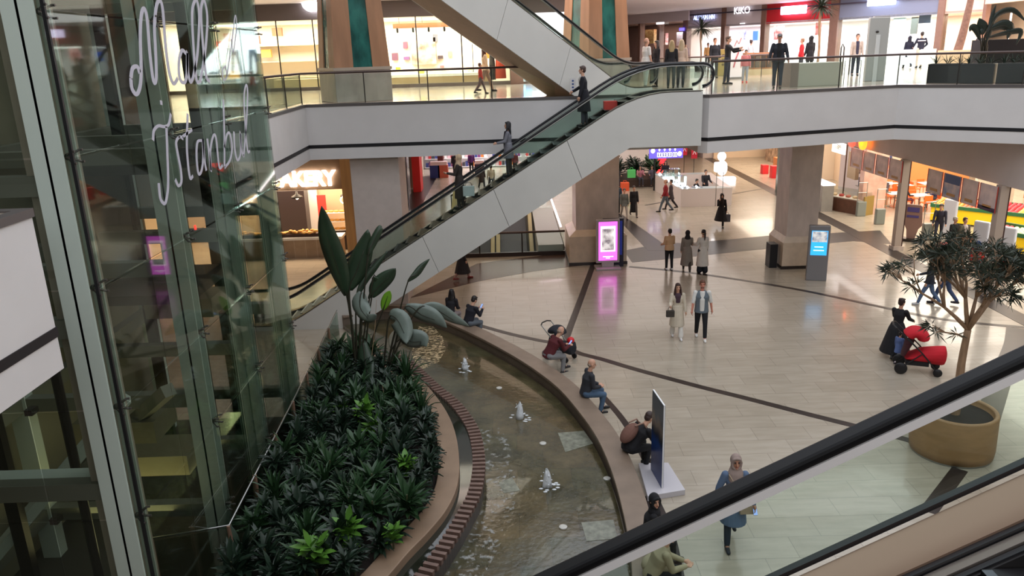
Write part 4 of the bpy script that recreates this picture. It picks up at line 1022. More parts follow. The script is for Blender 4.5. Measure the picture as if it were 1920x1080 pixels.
# planters
def foliage_tuft(n,L,W_,mat,seed,name='foliage'): return leafmesh(name,n,L,W_,mat,.02,seed,.5,(35,85))
for i,(x0,x1,py) in enumerate([(1737,1805,157),(1800,1862,158),(1868,1925,158)]):
    a=at(x0,py,U); b=at(x1,py,U); c=(a+b)/2; d=(b-a); L=d.length
    t=thing('planter_box',['black planter box with small plants at the bend of the right railing','black planter box in the middle below the tall bird of paradise','black planter box at the right edge of the gallery'][i],'planter',(c.x+.35,c.y+.55,U),math.atan2(d.y,d.x))
    MB().box((-L/2,-.3,0),(L/2,.3,.62)).build('box',M('black_planter',(30,26,30),.5),t,bevel=.01); MB().box((-L/2+.04,-.26,.6),(L/2-.04,.26,.63)).build('soil',soil,t)
    for q in range(3):
        o=bpy.data.objects.new('foliage',foliage_tuft(14,.32,.03,lg1,60+q)); COL.objects.link(o); o.parent=t; o.location=(-L/2+L*(q+.5)/3,0,.6)
t=thing('planter_box','tall black planter block behind the bird of paradise','planter',(at(1862,150,U).x+.6,at(1862,150,U).y+1.2,U)); MB().box((-.6,-.4,0),(.9,.4,1.35)).build('box',M('black_planter',(30,26,30),.5),t)
t=thing('bench_box','pale wooden block seat behind the black planters','bench',(at(1815,140,U).x+1.5,at(1815,140,U).y+2.6,U)); MB().box((-1.2,-.5,0),(1.2,.5,.95)).build('block',M('pale_wood_block',(212,186,150),.5,var=.06),t)
Yb=26.9
b0=aty(1840,120,Yb); t=thing('bird_of_paradise_plant','tall bird of paradise plant in the gallery planter at the upper right','plant',(b0.x,b0.y,U+.55))
for pts,w in [([(1850,80),(1858,55),(1862,30),(1868,8)],.28),([(1848,70),(1870,30),(1900,20),(1925,42)],.30),([(1842,65),(1845,55),(1840,45),(1836,34)],.45),([(1850,60),(1880,48),(1895,55),(1888,75)],.5),([(1838,75),(1830,55),(1822,52),(1818,60)],.3),([(1855,70),(1900,60),(1915,62),(1905,85)],.3)]:
    C=[aty(x,y,Yb-.3)-Vector((b0.x,b0.y,U+.55)) for x,y in pts]; bigleaf(t,Vector((random.uniform(-.1,.1),0,0)),C,w,M('dark_silhouette_leaf',(34,44,36),.5))  # leaves darkened in the colour to read as a silhouette
def smalltree(label,px,py,h,spread,zt,seed,trunkr=.06,name='indoor_tree',nl=26):
    p=at(px,py,U); t=thing(name,label,'tree',p); MB().tube(catmull([(0,0,0),(.05,0,h*.4),(-.03,0,h*.8),(0,0,h)],4),trunkr,8).build('trunk',bark,t,True)
    MB().lathe([(0,0),(.3,0),(.36,.45),(0,.45)],n=20).build('pot',M('black_planter',(30,26,30),.5),t)
    me=leafmesh('foliage',nl*4,spread,.07,tl,0,seed,.8,(-20,80)); o=bpy.data.objects.new('foliage',me); COL.objects.link(o); o.parent=t; o.location=(0,0,h)
smalltree('slim indoor tree in front of the red shop sign',1530,140,3.0,.8,0,31)
smalltree('small palm in front of the white shop with bluish letters',1312,133,2.5,1.0,0,32,.05,'indoor_palm',20)
p=at(1810,140,U); t=thing('palm_trunk','bare leaning palm trunk behind the planters at the upper right','palm',(p.x+1,p.y+2.5,U)); MB().tube(catmull([(-.25,0,0),(.05,0,1.4),(.2,0,2.6),(.3,0,3.8)],5),[.2-.006*i for i in range(16)],10).build('trunk',M('palm_bark',(120,90,76),.8,var=.2,scale=9),t,True)
# ================================================================== GROUND FLOOR SHOPS
# bakery, front at Y=33.6
bk=M('bakery_fascia_brown',(140,112,84),.6,var=.04)
struct('wall_back',MB().box((-16,33.5,3.05),(-6.7,33.9,5.2)),bk)
struct('wall_back',MB().box((-16,37.2,0),(-6.6,37.4,5.2)).box((-16.2,33.6,0),(-16,37.4,5.2)),M('bakery_wall',(196,172,144),.6))
struct('wall_right',MB().box((-6.75,33.9,0),(-6.6,37.4,3.05)),M('bakery_wall',(196,172,144),.6))
area('shop_light_bakery',(-10.5,35.4,3.9),7,700,(255,226,190),sy=2.4)
t=thing('shop_sign','lit white BAKERY sign on the brown bakery fascia','sign',aty(562,337,33.42))
textobj('letters','BAKERY',lit('bakery_letters',(255,246,240),6),(.12,0,0),.88,.05,PI/2,0,t,bold=.035,sx=.88)
t=thing('bakery_counter','bakery counter with brick front, white top and bread tray','counter',(-9.6,34.0,0))
MB().box((-2.6,-.35,0),(2.1,.35,.82)).build('counter_front',tiles('beige_brick',(176,156,134),(160,140,120),(190,176,160),.5,.14,rough=.5,mortar=.01,streak=(2,2,2)),t)
MB().box((-2.65,-.42,.82),(2.15,.42,.93)).build('counter_top',whitew,t)
MB().box((-2.3,-.3,.93),(1.2,.3,1.08)).build('bread_tray',M('tray_dark',(60,34,26),.5),t)
bread=M('bread_crust',(222,170,92),.6,var=.25,scale=8)
random.seed(9)
bme=MB().ball((0,0,0),(.14,.07,.06),8,5).mesh('bread_loaf',bread,True)
for i in range(38):
    x=-11.8+.075*i*1.15; o=bpy.data.objects.new('bread_roll',bme); COL.objects.link(o); o.location=(x,33.85+random.uniform(-.14,.16),1.12+random.choice([0,.07])); o.rotation_euler=(0,0,random.random()*3)
    tag(o,'golden bread roll on the tray of the bakery counter','bread',group='bread rolls on the bakery counter')
t=thing('bread_shelf','glass shelf unit of pastries at the right end of the bakery','shelf',(-7.75,35.2,0))
MB().box((-.75,-.25,0),(.75,.25,.9)).build('cabinet',M('cabinet_dark',(50,38,36),.5),t)
for z in (.9,1.3,1.7): MB().box((-.75,-.25,z),(.75,.25,z+.03)).build('shelf_board',whitew,t)
for i in range(18):
    o=bpy.data.objects.new('pastry',bme); COL.objects.link(o); o.location=(-8.4+.24*(i%6),35.1,.98+.4*(i//6)); tag(o,'pastry on the bakery shelf unit','pastry',group='pastries on the shelf unit')
spline_box('refrigerator','tall dark fridge behind the bakery counter','fridge',(-10.9,36.2,0),(-9.6,36.9,2.6),M('fridge_dark',(50,42,44),.35))
spline_box('door_frame','white door frame around the dark fridge','frame',(-11.1,36.95,0),(-9.2,37.1,2.9),whitew)
spline_box('pillar_display','red and white vertical poster beside the fridge','poster',(-9.1,36.5,.9),(-8.7,36.6,2.3),M('red_poster',(214,60,54),.5))
for i,x in enumerate((-9.5,-7.3)):
    t=thing('pendant_lamp',['black pendant lamp hanging over the red poster in the bakery','black pendant lamp near the bakery pilaster'][i],'lamp',(x,34.6,2.55)); MB().lathe([(0,.28),(.04,.28),(.06,.16),(.24,.06),(.26,0),(0,0.02)],n=20).build('lamp_shade',black,t,True); MB().tube([(0,0,.28),(0,0,1.3)],.01,5).build('cord',black,t); MB().ball((0,0,-.02),.07,8,6).build('bulb',lit('bulb_warm',(255,236,200),8),t,True)
t=thing('pretzel_sign','small round lit pretzel sign by the pilaster','sign',aty(645,375,34.2)); MB().tube([(.15*math.cos(a),0,.15*math.sin(a)) for a in [i*PI/8 for i in range(17)]],.035,6).build('ring',lit('pink_ring_light',(255,190,170),2.5),t,True)
# corridor on the left of the far end
spline_box('menu_board','brown framed board on the beige wall behind the escalator','board',(-6.3,36.5,2.2),(-6.2,38.6,4.4),M('brown_frame',(130,90,60),.5))
struct('wall_left',MB().box((-6.3,38.6,2.9),(-6.22,40.2,4.3)),lit('lit_panel_white',(255,240,230),3))
t=thing('glass_door','shiny glass and steel door columns at the corridor corner','door',(-5.9,44.5,0))
for i in range(4): MB().box((-.1,-.5+.4*i,0),(.02,-.4+.4*i,5.1)).build('steel_mullion',M('chrome_mullion',(190,190,200),.15,.9) if i%2 else black,t)
MB().box((-.05,-.5,0),(-.03,.8,5.1)).build('glass_leaf',shopglass,t)
spline_box('wall_panel','bright red panel on the corridor wall','panel',(-6.2,50.2,.0),(-5.7,51.6,5.1),M('bright_red_panel',(226,44,40),.5))
struct('wall_back',MB().box((-8,61.8,0),(11.5,62,5.2)),whitew)
area('shop_light_far',(-1,59.8,5.1),8,900,(255,246,250),sy=3.2)
struct('wall_back',MB().box((-6.3,57.9,4.0),(8,58.1,5.2)),whitew)
random.seed(13)
cols=[(60,70,130),(200,60,60),(240,240,240),(120,60,120),(60,60,70),(230,190,200),(200,120,60)]
for b in range(4):
    x=-5.3+2.6*b; t=thing('goods_rack','wide rack of packaged goods against the back wall of the far shop','rack',(x,60.9,0),group='racks in the far shop')
    for z in (.1,.75,1.4,2.05,2.7): MB().box((-1.15,-.25,z),(1.15,.25,z+.04)).build('shelf_board',whitew,t)
    for z in (.14,.79,1.44,2.09,2.74):
        for q in range(9):
            o=MB().box((-1.1+.245*q,-.2,z),(-.9+.245*q,.1,z+random.uniform(.25,.5))).build('package',M('pack_%d'%random.randint(0,6) ,cols[0],.5) if False else M('pack_%d'%((q*3+b+int(z*7))%7),cols[(q*3+b+int(z*7))%7],.5),t)
for i,(px_,py_,c) in enumerate([(823,321,(40,50,110)),(837,322,(190,90,70)),(905,305,(60,40,60))]):
    p=at(px_,py_,0); t=thing('display_bin',['dark blue display bin at the far shop entrance','orange and dark display bin at the far shop entrance','dark display bin right of the far entrance'][i],'display',(p.x,min(p.y,56.3),0)); MB().box((-.35,-.3,0),(.35,.3,.9)).build('bin',M('bin_%d'%i,c,.5),t); MB().box((-.3,-.25,.9),(.3,.25,1.15)).build('goods',M('bin_goods',(220,190,190),.5),t)
spline_box('door_pillar','dark red pillar left of the far shop entrance','pillar',(-5.15,57.2,0),(-4.75,57.9,5.1),M('dark_red',(90,26,24),.5))
# centre far: behind the kiosk
struct('wall_back',MB().box((5.2,66,0),(16.6,66.3,5.2)),M('rosy_wall',(222,150,140),.6))
spline_box('partition','glowing red partition behind the kiosk','partition',(aty(1222,300,56).x,56,0),(aty(1249,300,56).x,56.2,1.75),lit('red_glow_panel',(255,50,60),1.2))
a=aty(1217,289,48);b=aty(1281,270,48)
t=thing('wayfinding_sign','violet lit restroom sign with white pictograms on a black post','sign',((a.x+b.x)/2,48,0)); w_=(b.x-a.x)/2; zc=(a.z+b.z)/2-.2
MB().box((-w_,-.06,zc-.36),(w_,.06,zc+.36)).build('lightbox',lit('violet_sign_light',(96,84,190),1.1),t,bevel=.02)
for i in range(4):
    x=-.42+.32*i; MB().box((x-.13,-.075,zc-.27),(x+.13,-.06,zc+.0)).build('pictogram_frame',lit('white_pictogram',(244,244,255),2.2),t); MB().box((x-.1,-.08,zc-.24),(x+.1,-.074,zc-.03)).build('pictogram_field',M('pictogram_blue',(90,90,180),.5),t); MB().ball((x,-.08,zc-.1),(.045,.008,.05),8,5).cap((x,-.08,zc-.2),(x,-.08,zc-.14),.03,.03,6).build('pictogram_figure',lit('white_pictogram',(244,244,255),2.2),t); MB().ext([Vector((x-.07,-.075,zc+.16)),Vector((x+.07,-.075,zc+.16)),Vector((x,-.075,zc+.27))],(0,.015,0)).box((x-.02,-.075,zc+.08),(x+.02,-.06,zc+.17)).build('arrow',lit('white_pictogram',(244,244,255),2.2),t)
for x,zz in ((-.82,.12),(.83,-.1)): MB().ball((x,-.07,zc+zz),(.13,.02,.15),12,6).build('round_emblem',lit('white_pictogram',(244,244,255),2.2),t)
MB().tube([(-w_+.35,0,0),(-w_+.35,0,zc-.34)],.05,8).build('post',black,t)
for i,(x0,x1,y0,y1) in enumerate([(1278,1289,272,291),(1296,1308,278,297)]):
    o=panel('banner',['red hanging banner with white cross mark, left one behind the kiosk','red hanging banner with white cross mark, right one behind the kiosk'][i],'banner',x0,y0,x1,y1,52-3*i,.03,M('crimson_banner',(200,30,54),.6))
    h=o.dimensions; z0=.2
    for s in (-1,1): MB().obox((-.1*s,-.015,.25),(.12*s,-.015,.75),.04,.01,up=Vector((0,1,0))).build('white_cross_mark',M('banner_mark_white',(235,220,220),.5),o)
    MB().tube([(0,.02,-o.location.z+.01),(0,.02,.1)],.02,6).build('banner_pole',darkmetal,o)
# green seating island
p=at(1196,352,0); t=thing('seating_island','planted seating island with dense green shrubs left of the kiosk','seating island',(p.x,p.y+1.6,0))
MB().box((-1.7,-1.4,0),(1.7,1.4,.5)).build('bench_base',M('island_dark',(70,54,46),.6),t,bevel=.03)
for q in range(9):
    o=bpy.data.objects.new('foliage',bushes[q%3]); COL.objects.link(o); o.parent=t; o.location=(-1.2+1.2*(q%3),-.9+.9*(q//3),.45); o.scale=(2.2,2.2,2.2); o.rotation_euler=(0,0,q)
p=at(1188,352,0)
tag(MB().box((-.25,-.1,0),(.25,.1,.5)).tube([(-.1,0,.5),(-.08,0,.62),(.08,0,.62),(.1,0,.5)],.015,5).build('shopping_bag',M('green_bag_mat',(90,200,110),.5),loc=(p.x-.2,p.y-.3,.7)),'bright green shopping bag on the seating island','bag')
tag(MB().box((-.25,-.2,0),(.25,.2,.5)).tube([(-.12,0,.5),(-.08,0,.62),(.08,0,.62),(.12,0,.5)],.015,5).build('shopping_bag',M('orange_bag_mat',(226,90,50),.6),loc=(p.x-.7,p.y-.9,0)),'orange shopping bag on the floor by the seating island','bag')
# jewellery kiosk
t=thing('jewellery_kiosk','white jewellery kiosk with glittering glass cases in the far hall','kiosk',(0,0,0))
ring=[(9.05,48.4),(9.5,42.5),(12.3,42.45),(12.6,48.2)]
kw=M('kiosk_white',(222,210,206),.35)
kin=[Vector((9.75,47.8,0)),Vector((10.1,43.2,0)),Vector((11.8,43.15,0)),Vector((12.0,47.6,0))]
ko=[Vector((*q,0)) for q in ring]
for i in range(4):
    a,b,c,d_=ko[i],ko[(i+1)%4],kin[(i+1)%4],kin[i]
    MB().prism([(a.x,a.y),(b.x,b.y),(c.x,c.y),(d_.x,d_.y)],0,.98).build('counter_side',kw,t)
    if i!=2:
        f=.06; g_=lambda u,v: u.lerp(v,f)
        MB().prism([(a.x,a.y),(b.x,b.y),(c.x,c.y),(d_.x,d_.y)],.985,1.0).build('counter_glass_top',M('glass_top',(220,230,232),.08,coat=.5),t)
    cc=(a+b)/2; 
random.seed(17)
gl_=lit('case_glow',(235,245,255),5)
for i in range(26):
    f=random.random(); a,b=(ko[0].lerp(ko[1],f),kin[0].lerp(kin[1],f)) if i<18 else (ko[1].lerp(ko[2],f*.45),kin[1].lerp(kin[2],f*.45)); q=a.lerp(b,random.uniform(.25,.75))
    tag(MB().ball((0,0,.05),(.05,.05,.05),6,4).box((-.09,-.06,0),(.09,.06,.03)).build('jewel_stand',gl_ if i%4==0 else M('silver_jewel',(190,196,204),.15,.9),loc=(q.x,q.y,1.0)),'small glittering jewellery stand on the kiosk counter','jewellery',group='jewellery stands on the kiosk')  # some stands glow by emission to imitate glitter
for i,(px_,py_,h) in enumerate([(1262,330,.5),(1310,335,.75),(1285,328,.5)]):
    q=ko[0].lerp(ko[1],.35+.2*i); tt=thing('glass_case','tall glass case on the %s of the kiosk counter'%['far side','middle','near side'][i],'display case',(q.x+.35,q.y,1.0)); MB().box((-.3,-.3,0),(.3,.3,h)).build('glass_box',shopglass,tt); MB().box((-.28,-.28,.0),(.28,.28,.06)).build('lit_floor',gl_,tt)
p=at(1350,388,0); tt=thing('floor_lamp','tall steel frame with a white lit lamp box at the kiosk corner','lamp',(p.x,p.y+.3,0))
for x in (-.18,.18): MB().tube([(x,0,0),(x,0,2.3)],.02,6).build('pole',steel,tt)
MB().box((-.3,-.2,1.9),(.3,.2,2.4)).build('lamp_box',lit('lamp_white_box',(248,250,255),6),tt,bevel=.04)
p=at(1338,322,0); tt=thing('lit_figure_stand','glowing white rounded display with a ball on top in the far shop front','display',(13.9,50.5,0)); MB().ball((0,0,.9),(.35,.3,.5),14,8).build('rounded_body',lit('white_glow_body',(245,248,255),1.8),tt,True); MB().ball((-.05,0,1.65),(.28,.28,.3),14,8).build('ball_top',lit('white_glow_body',(245,248,255),1.8),tt,True); MB().box((-.3,-.2,0),(.9,.3,.3)).build('lit_bench',lit('white_glow_body',(245,248,255),1.8),tt,bevel=.05)
# right hand ground shops
struct('wall_right',MB().box((21,46.8,0),(21.2,62,5.2)).box((16.3,61.8,0),(21.2,62,5.2)),M('warm_shop_wall',(230,206,178),.6))
area('shop_light_red_baskets',(18.7,53.5,4.2),4,650,(255,238,214),sy=9)
for i in range(7):
    x=17.6+.5*(i%3); y=49.5+1.9*(i//3); tag(MB().box((-.2,-.25,0),(.2,.25,.6+.2*(i%2))).build('basket_stack',M('red_basket',(220,50,56),.5),loc=(x,y,0)),'stack of red shopping baskets in the far right shop','baskets',group='red basket stacks')
spline_box('shop_counter','orange wood counter in the shop with red baskets','counter',(18.6,51.8,0),(20.4,54.6,.95),M('orange_wood2',(196,120,70),.5))
spline_box('goods_shelf','white shelf of goods behind the red baskets','shelf',(19.8,56,0),(20.8,60,2.2),M('mixed_goods',(214,180,150),.5,col2=(120,90,70),scale=3))
tag(MB().box((-.04,-.85,0),(.04,.85,4.2)).build('glass_shutter',M('green_glass_solid',(86,98,80),.3,coat=.4),loc=(16.2,45.9,0)),'greenish glass shutter panel between the far shop and the grey counter','panel')
struct('wall_right',MB().box((16.2,44.7,0),(16.5,45.0,4.3)),M('brown_jamb',(70,52,46),.5))
t=thing('shop_counter','long grey stone counter with white lit top beside the marble column','counter',(17.2,41.6,0))
MB().box((-.9,-1.6,0),(-.3,3.0,1.35)).build('counter_front',M('grey_stone_counter',(150,146,140),.4,var=.12,scale=1.5),t); MB().box((-.85,-1.5,1.35),(-.2,2.9,1.42)).build('counter_top',lit('white_counter_light',(240,246,255),1.3),t)
struct('wall_right',MB().box((20.0,41.2,0),(20.2,46.8,5.2)),M('light_lilac_wall',(206,198,200),.6))
area('shop_light_counter',(18.4,42,4.9),2.6,200,(255,244,238),sy=6)
t=thing('clothes_frame','dark metal frame with hanging items behind the grey counter','rack',(18.6,41.8,0))
for y in (-1,1): MB().tube([(0,y,0),(0,y,3.1)],.04,6).build('frame_post',M('bronze_frame',(94,66,50),.5),t)
MB().tube([(0,-1,3.1),(0,1,3.1)],.05,6).build('frame_bar',M('bronze_frame',(94,66,50),.5),t); MB().box((-.1,-.5,1.4),(.1,.5,2.8)).build('tan_panel',M('tan_panel',(184,160,130),.6),t)
# supermarket (x>16.3, Y 20..41)
sm=M('market_wall',(240,226,206),.6)
struct('wall_back',MB().box((20.2,50,0),(30,50.2,5.2)),sm)
area('market_light_a',(20.5,36.5,4.9),6,650,(255,244,226),sy=7); area('market_light_b',(21.5,27,4.9),7,800,(255,246,232),sy=9); area('market_light_c',(25.5,43,4.9),6,900,(255,240,220),sy=8)
for i,(y,lb) in enumerate([(31.85,'grey metal shop front post between the two market openings'),(25.35,'grey metal shop front post behind the potted tree')]):
    t=thing('shopfront_post',lb,'post',(16.3,y,0)); MB().box((-.14,-.14,0),(.14,.14,3.8)).build('post_body',M('post_grey',(180,164,152),.5),t); MB().box((.14,-.12,0),(.2,.02,3.8)).build('post_edge',M('post_dark_edge',(60,30,28),.5),t); MB().box((-.2,-.2,0),(.24,.2,.16)).build('post_foot',stone,t)
posters=[(1596,1618,277,314),(1620,1641,281,320),(1643,1666,286,327),(1668,1692,291,335),(1740,1768,312,354),(1770,1803,318,364),(1805,1836,326,371),(1838,1872,332,379)]
pc=[(150,128,124),(146,128,126),(148,130,128),(152,134,130),(150,134,128),(90,110,140),(158,142,134),(150,136,140)]
pl=['nearest the marble column','second from the marble column','third from the marble column','beside the first shop front post','first right of the shop front post','blue topped, second right of the post','third right of the post','last, with dark bottom band']
for i,(x0,x1,y0,y1) in enumerate(posters):
    a=atx(x0,(y0+y1)/2-5,16.12); b=atx(x1,(y0+y1)/2+5,16.12); zt=3.74; zb=2.86
    cy=(a.y+b.y)/2; hw=abs(a.y-b.y)/2-.04
    t=thing('hanging_poster','offer poster hanging at the shop front, '+pl[i],'poster',(16.12,cy,zb))
    MB().box((-.01,-hw,0),(.01,hw,zt-zb)).build('poster_sheet',M('poster_col_%d'%i,(232,208,200),.5,col2=tuple(min(255,int(c*1.25)) for c in pc[i]),scale=2.2),t)
    MB().box((-.02,-hw-.03,0),(.0,-hw,zt-zb)).box((-.02,hw,0),(.0,hw+.03,zt-zb)).build('red_border',M('poster_red',(196,70,54),.5),t)
    MB().box((-.022,-hw*.5,.1),(-.01,hw*.5,.2)).build('price_strip',M('poster_strip',(190,140,80),.5),t)
    if i==5: MB().box((-.022,-hw*.9,.55),(-.01,hw*.9,.86)).build('blue_picture',M('poster_blue',(60,84,130),.5),t)
    if i==7: MB().box((-.022,-hw,.0),(-.01,hw,.14)).build('dark_band',M('poster_navy',(60,36,66),.5),t)
tag(MB().lathe([(.16,-.06),(.32,-.06),(.34,.0),(.32,.06),(.16,.06),(.16,-.06)],n=28).build('ring_sign',lit('orange_ring_light',(255,150,40),2.2),None,True,loc=atx(1618,267,16.0)),'glowing orange ring sign under the gallery edge','sign').rotation_euler=(0,PI/2,0)
tag(MB().ball((0,0,0),(.1,.34,.2),14,8).build('round_sign',lit('salmon_light',(255,90,70),1.5),None,True,loc=atx(1597,268,16.0)),'salmon red rounded sign left of the orange ring','sign')
t=thing('lit_sign','white lit sign board with olive figures beside the marble column','sign',atx(1573,277,16.4)); MB().box((-.03,-.75,-.26),(.03,.75,.3)).build('board',lit('sign_board_light',(255,244,236),2.2),t); textobj('figures','1889',M('olive_text',(120,110,50),.6),(-.04,0,0.02),.34,.005,PI/2,-PI/2,t)
t=thing('goods_rack','steel rack of boxes behind the marble column','rack',(19.2,40.6,0))
for z in (.3,1.0,1.7,2.4,3.1): MB().box((-.4,-1.2,z),(.4,1.2,z+.05)).build('shelf_board',steel,t)
for i in range(15):
    z=.35+.7*(i//3); MB().box((-.35,-1.1+.75*(i%3),z),(.3,-.5+.75*(i%3),z+.45)).build('carton',M('carton_%d'%(i%4),[(170,110,70),(60,70,110),(200,190,180),(90,80,90)][i%4],.6),t)
t=thing('display_counter','brown wooden chilled display counter with curved glass at the market entrance','counter',at(1587,398,0)+Vector((.1,.3,0)),math.radians(-62))
MB().box((-1.6,-.4,0),(1.3,.4,.7)).build('counter_body',M('brown_counter_wood',(96,62,46),.45,var=.15),t); MB().box((1.3,-.4,0),(1.36,.4,.98)).build('end_panel',M('olive_end',(150,124,64),.5),t); MB().box((-1.6,-.35,.7),(1.3,.35,1.15)).build('glass_case',shopglass,t); MB().box((-1.5,-.3,.7),(1.2,.3,.74)).build('lit_tray',M('lit_tray_mat',(240,226,210),.5),t)
for i in range(6): MB().ball((-1.2+.42*i,0,.8),(.14,.14,.08),8,5).build('food_item',M('food_%d'%(i%3),[(200,120,100),(230,200,160),(190,60,50)][i%3],.6),t,True)
struct('wall_right',MB().box((17.9,38.9,0),(18.3,39.4,3.6)).box((18.3,38.95,0),(19.1,39.1,3.2)),M('pink_marble',(206,160,142),.45,col2=(226,190,172),scale=2.5))
def trolley_gate(label,px,py):
    p=at(px,py,0); t=thing('security_gate',label,'gate',p); MB().box((-.22,-.12,0),(.22,.12,.75)).build('gate_base',M('gate_grey_plastic',(130,136,130),.4),t,bevel=.03)
    for x in (-.22,.22): MB().tube([(x,0,.7),(x,0,1.7)],.018,6).build('gate_tube',steel,t)
    MB().tube([(-.22,0,1.7),(.22,0,1.7)],.018,6).tube([(-.22,0,1.2),(.22,0,1.2)],.014,6).build('gate_bar',steel,t)
trolley_gate('grey security gate nearest the brown display counter',1613,405); trolley_gate('grey security gate in the middle of the first opening',1648,420)
trolley_gate('grey security gate right of the shop front post',1737,450)
t=thing('sign_stand','rounded pedestal sign with violet text block inside the market entrance','sign',at(1706,452,0),math.radians(-40))
MB().box((-.35,-.2,0),(.35,.2,.12)).build('stand_base',darkmetal,t); MB().ext([Vector((-.16,0,.1)),Vector((.16,0,.1)),Vector((.26,0,.55)),Vector((.4,0,.72)),Vector((.34,0,1.55)),Vector((.26,0,1.62)),Vector((-.26,0,1.62)),Vector((-.34,0,1.55)),Vector((-.34,0,.8)),Vector((-.2,0,.5))],(0,.08,0)).build('sign_board',M('sign_brown_grey',(150,120,110),.5),t); MB().box((-.24,-.02,1.3),(.24,0,1.5)).box((-.24,-.02,1.05),(.24,0,1.15)).build('text_block',M('violet_text_block',(84,76,140),.5),t)
# produce stands
def produce(label,px,py,rz,L,Wd,cols_,seed,z1=.72):
    p=at(px,py,0); t=thing('produce_stand',label,'produce stand',p,rz)
    MB().box((0,0,.08),(L,Wd,z1)).build('yellow_skirt',M('yellow_panel',(238,206,20),.5),t); MB().box((.02,.02,0),(L-.02,Wd-.02,.08)).build('dark_foot',darkmetal,t)
    MB().box((-.03,-.05,z1),(L+.03,.06,z1+.16)).box((-.03,Wd-.06,z1),(L+.03,Wd+.03,z1+.3)).box((-.05,-.03,z1),(.04,Wd,z1+.2)).box((L-.04,-.03,z1),(L+.05,Wd,z1+.2)).build('green_frame',M('market_green',(44,104,64),.5),t)
    random.seed(seed); n=0
    R=Matrix.Rotation(rz,3,'Z')
    me={}
    for i in range(int(L/.21)):
        for j in range(int(Wd/.21)):
            c=cols_[int(i*.21/L*len(cols_))%len(cols_)]; 
            if c not in me: me[c]=MB().ball((0,0,0),(.1,.1,.09),8,6).mesh('fruit',M('fruit_%d_%d_%d'%c,c,.4,var=.1),True)
            q=Vector(p)+R@Vector((.13+.21*i+random.uniform(-.02,.02),.12+.21*j,0)); o=bpy.data.objects.new('fruit',me[c]); COL.objects.link(o); o.location=(q.x,q.y,z1+.1+.02*j)
            nm={ (240,150,60):'orange',(226,70,80):'red apple',(236,226,110):'yellow pear',(240,236,190):'pale melon',(90,150,80):'green apple',(230,110,70):'peach',(235,170,170):'pink turnip'}[c]
            tag(o,'%s in the pile on %s'%(nm,label.split(' in ')[0][:44]),'fruit',group='%ss on the produce stand %d'%(nm,seed))
produce('long yellow fruit stand with green frame in the market hall',1743,415,math.radians(-48),4.6,1.7,[(240,150,60),(230,110,70),(226,70,80),(236,226,110)],1)
produce('second yellow fruit stand closer to the potted tree in the market hall',1828,462,math.radians(-62),2.6,1.0,[(226,70,80),(240,236,190),(235,170,170)],2)
for i,(x,y,lb) in enumerate([(1776,442,'white advertising pillar at the left of the market entrance'),(1832,492,'white advertising pillar with red foot behind the tree crown'),(1880,505,'white advertising pillar with blue and red art at the right behind the tree')]):
    t=thing('antenna_pillar',lb,'pillar',at(x,y,0),math.radians(-60)); MB().box((-.3,-.08,.0),(.3,.08,1.65)).build('panel_body',M('pillar_white',(206,212,226),.4),t,bevel=.05)
    if i: MB().box((-.28,-.1,.05),(.28,.1,.55)).build('red_foot_panel',M('pillar_red',(214,50,44),.5),t)
    if i: MB().ball((0,-.1,.75),(.12,.015,.14),10,6).build('blue_motif',M('pillar_blue',(60,100,170),.5),t)
# restaurant furniture in the back
org=M('orange_plastic',(238,112,44),.45)
ch=thing('plastic_chair','orange plastic chair at the white tables in the market cafe','chair',(0,0,0),group='orange cafe chairs')
MB().box((-.22,-.22,.44),(.22,.22,.48)).build('seat',org,ch,bevel=.015); MB().box((-.22,.19,.5),(.22,.23,.86)).build('backrest',org,ch,bevel=.015)
for sx in (-1,1):
    for sy in (-1,1): MB().tube([(sx*.19,sy*.19,.44),(sx*.22,sy*.22,0)],.018,6).build('leg',org,ch)
tb=thing('cafe_table','white cafe table with a steel pedestal in the market','table',(0,0,0),group='white cafe tables')
MB().box((-.45,-.4,.72),(.45,.4,.76)).build('table_top',whitew,tb,bevel=.01); MB().tube([(0,0,0),(0,0,.72)],.04,8).build('pedestal',steel,tb); MB().box((-.25,-.25,0),(.25,.25,.03)).build('base_plate',steel,tb)
tpos=[at(1676,388,0),at(1722,392,0),at(1692,372,0),at(1738,368,0),at(1665,368,0)]
for i,p in enumerate(tpos):
    o=tb if i==0 else copy_tree(tb); o.location=(p.x,p.y,0)
    for j,(dx,dy,rz) in enumerate([(0,.65,0),(0,-.65,PI),(-.75,0,PI/2)]):
        q=ch if (i==0 and j==0) else copy_tree(ch); q.location=(p.x+dx,p.y+dy,0); q.rotation_euler=(0,0,rz)
spline_box('service_counter','white and orange service counter at the back of the market cafe','counter',(23,48.6,0),(29,49.4,1.2),M('orange_counter',(236,150,90),.5))
spline_box('wall_cabinet','brown wooden cabinet wall behind the fruit stand','cabinet',(28.2,34,0),(29.6,42,1.8),M('brown_cabinet',(170,104,66),.5))
spline_box('white_partition','cream partition with a dark opening behind the cafe tables','partition',(24.2,39.8,0),(26.2,40.0,1.7),sm)
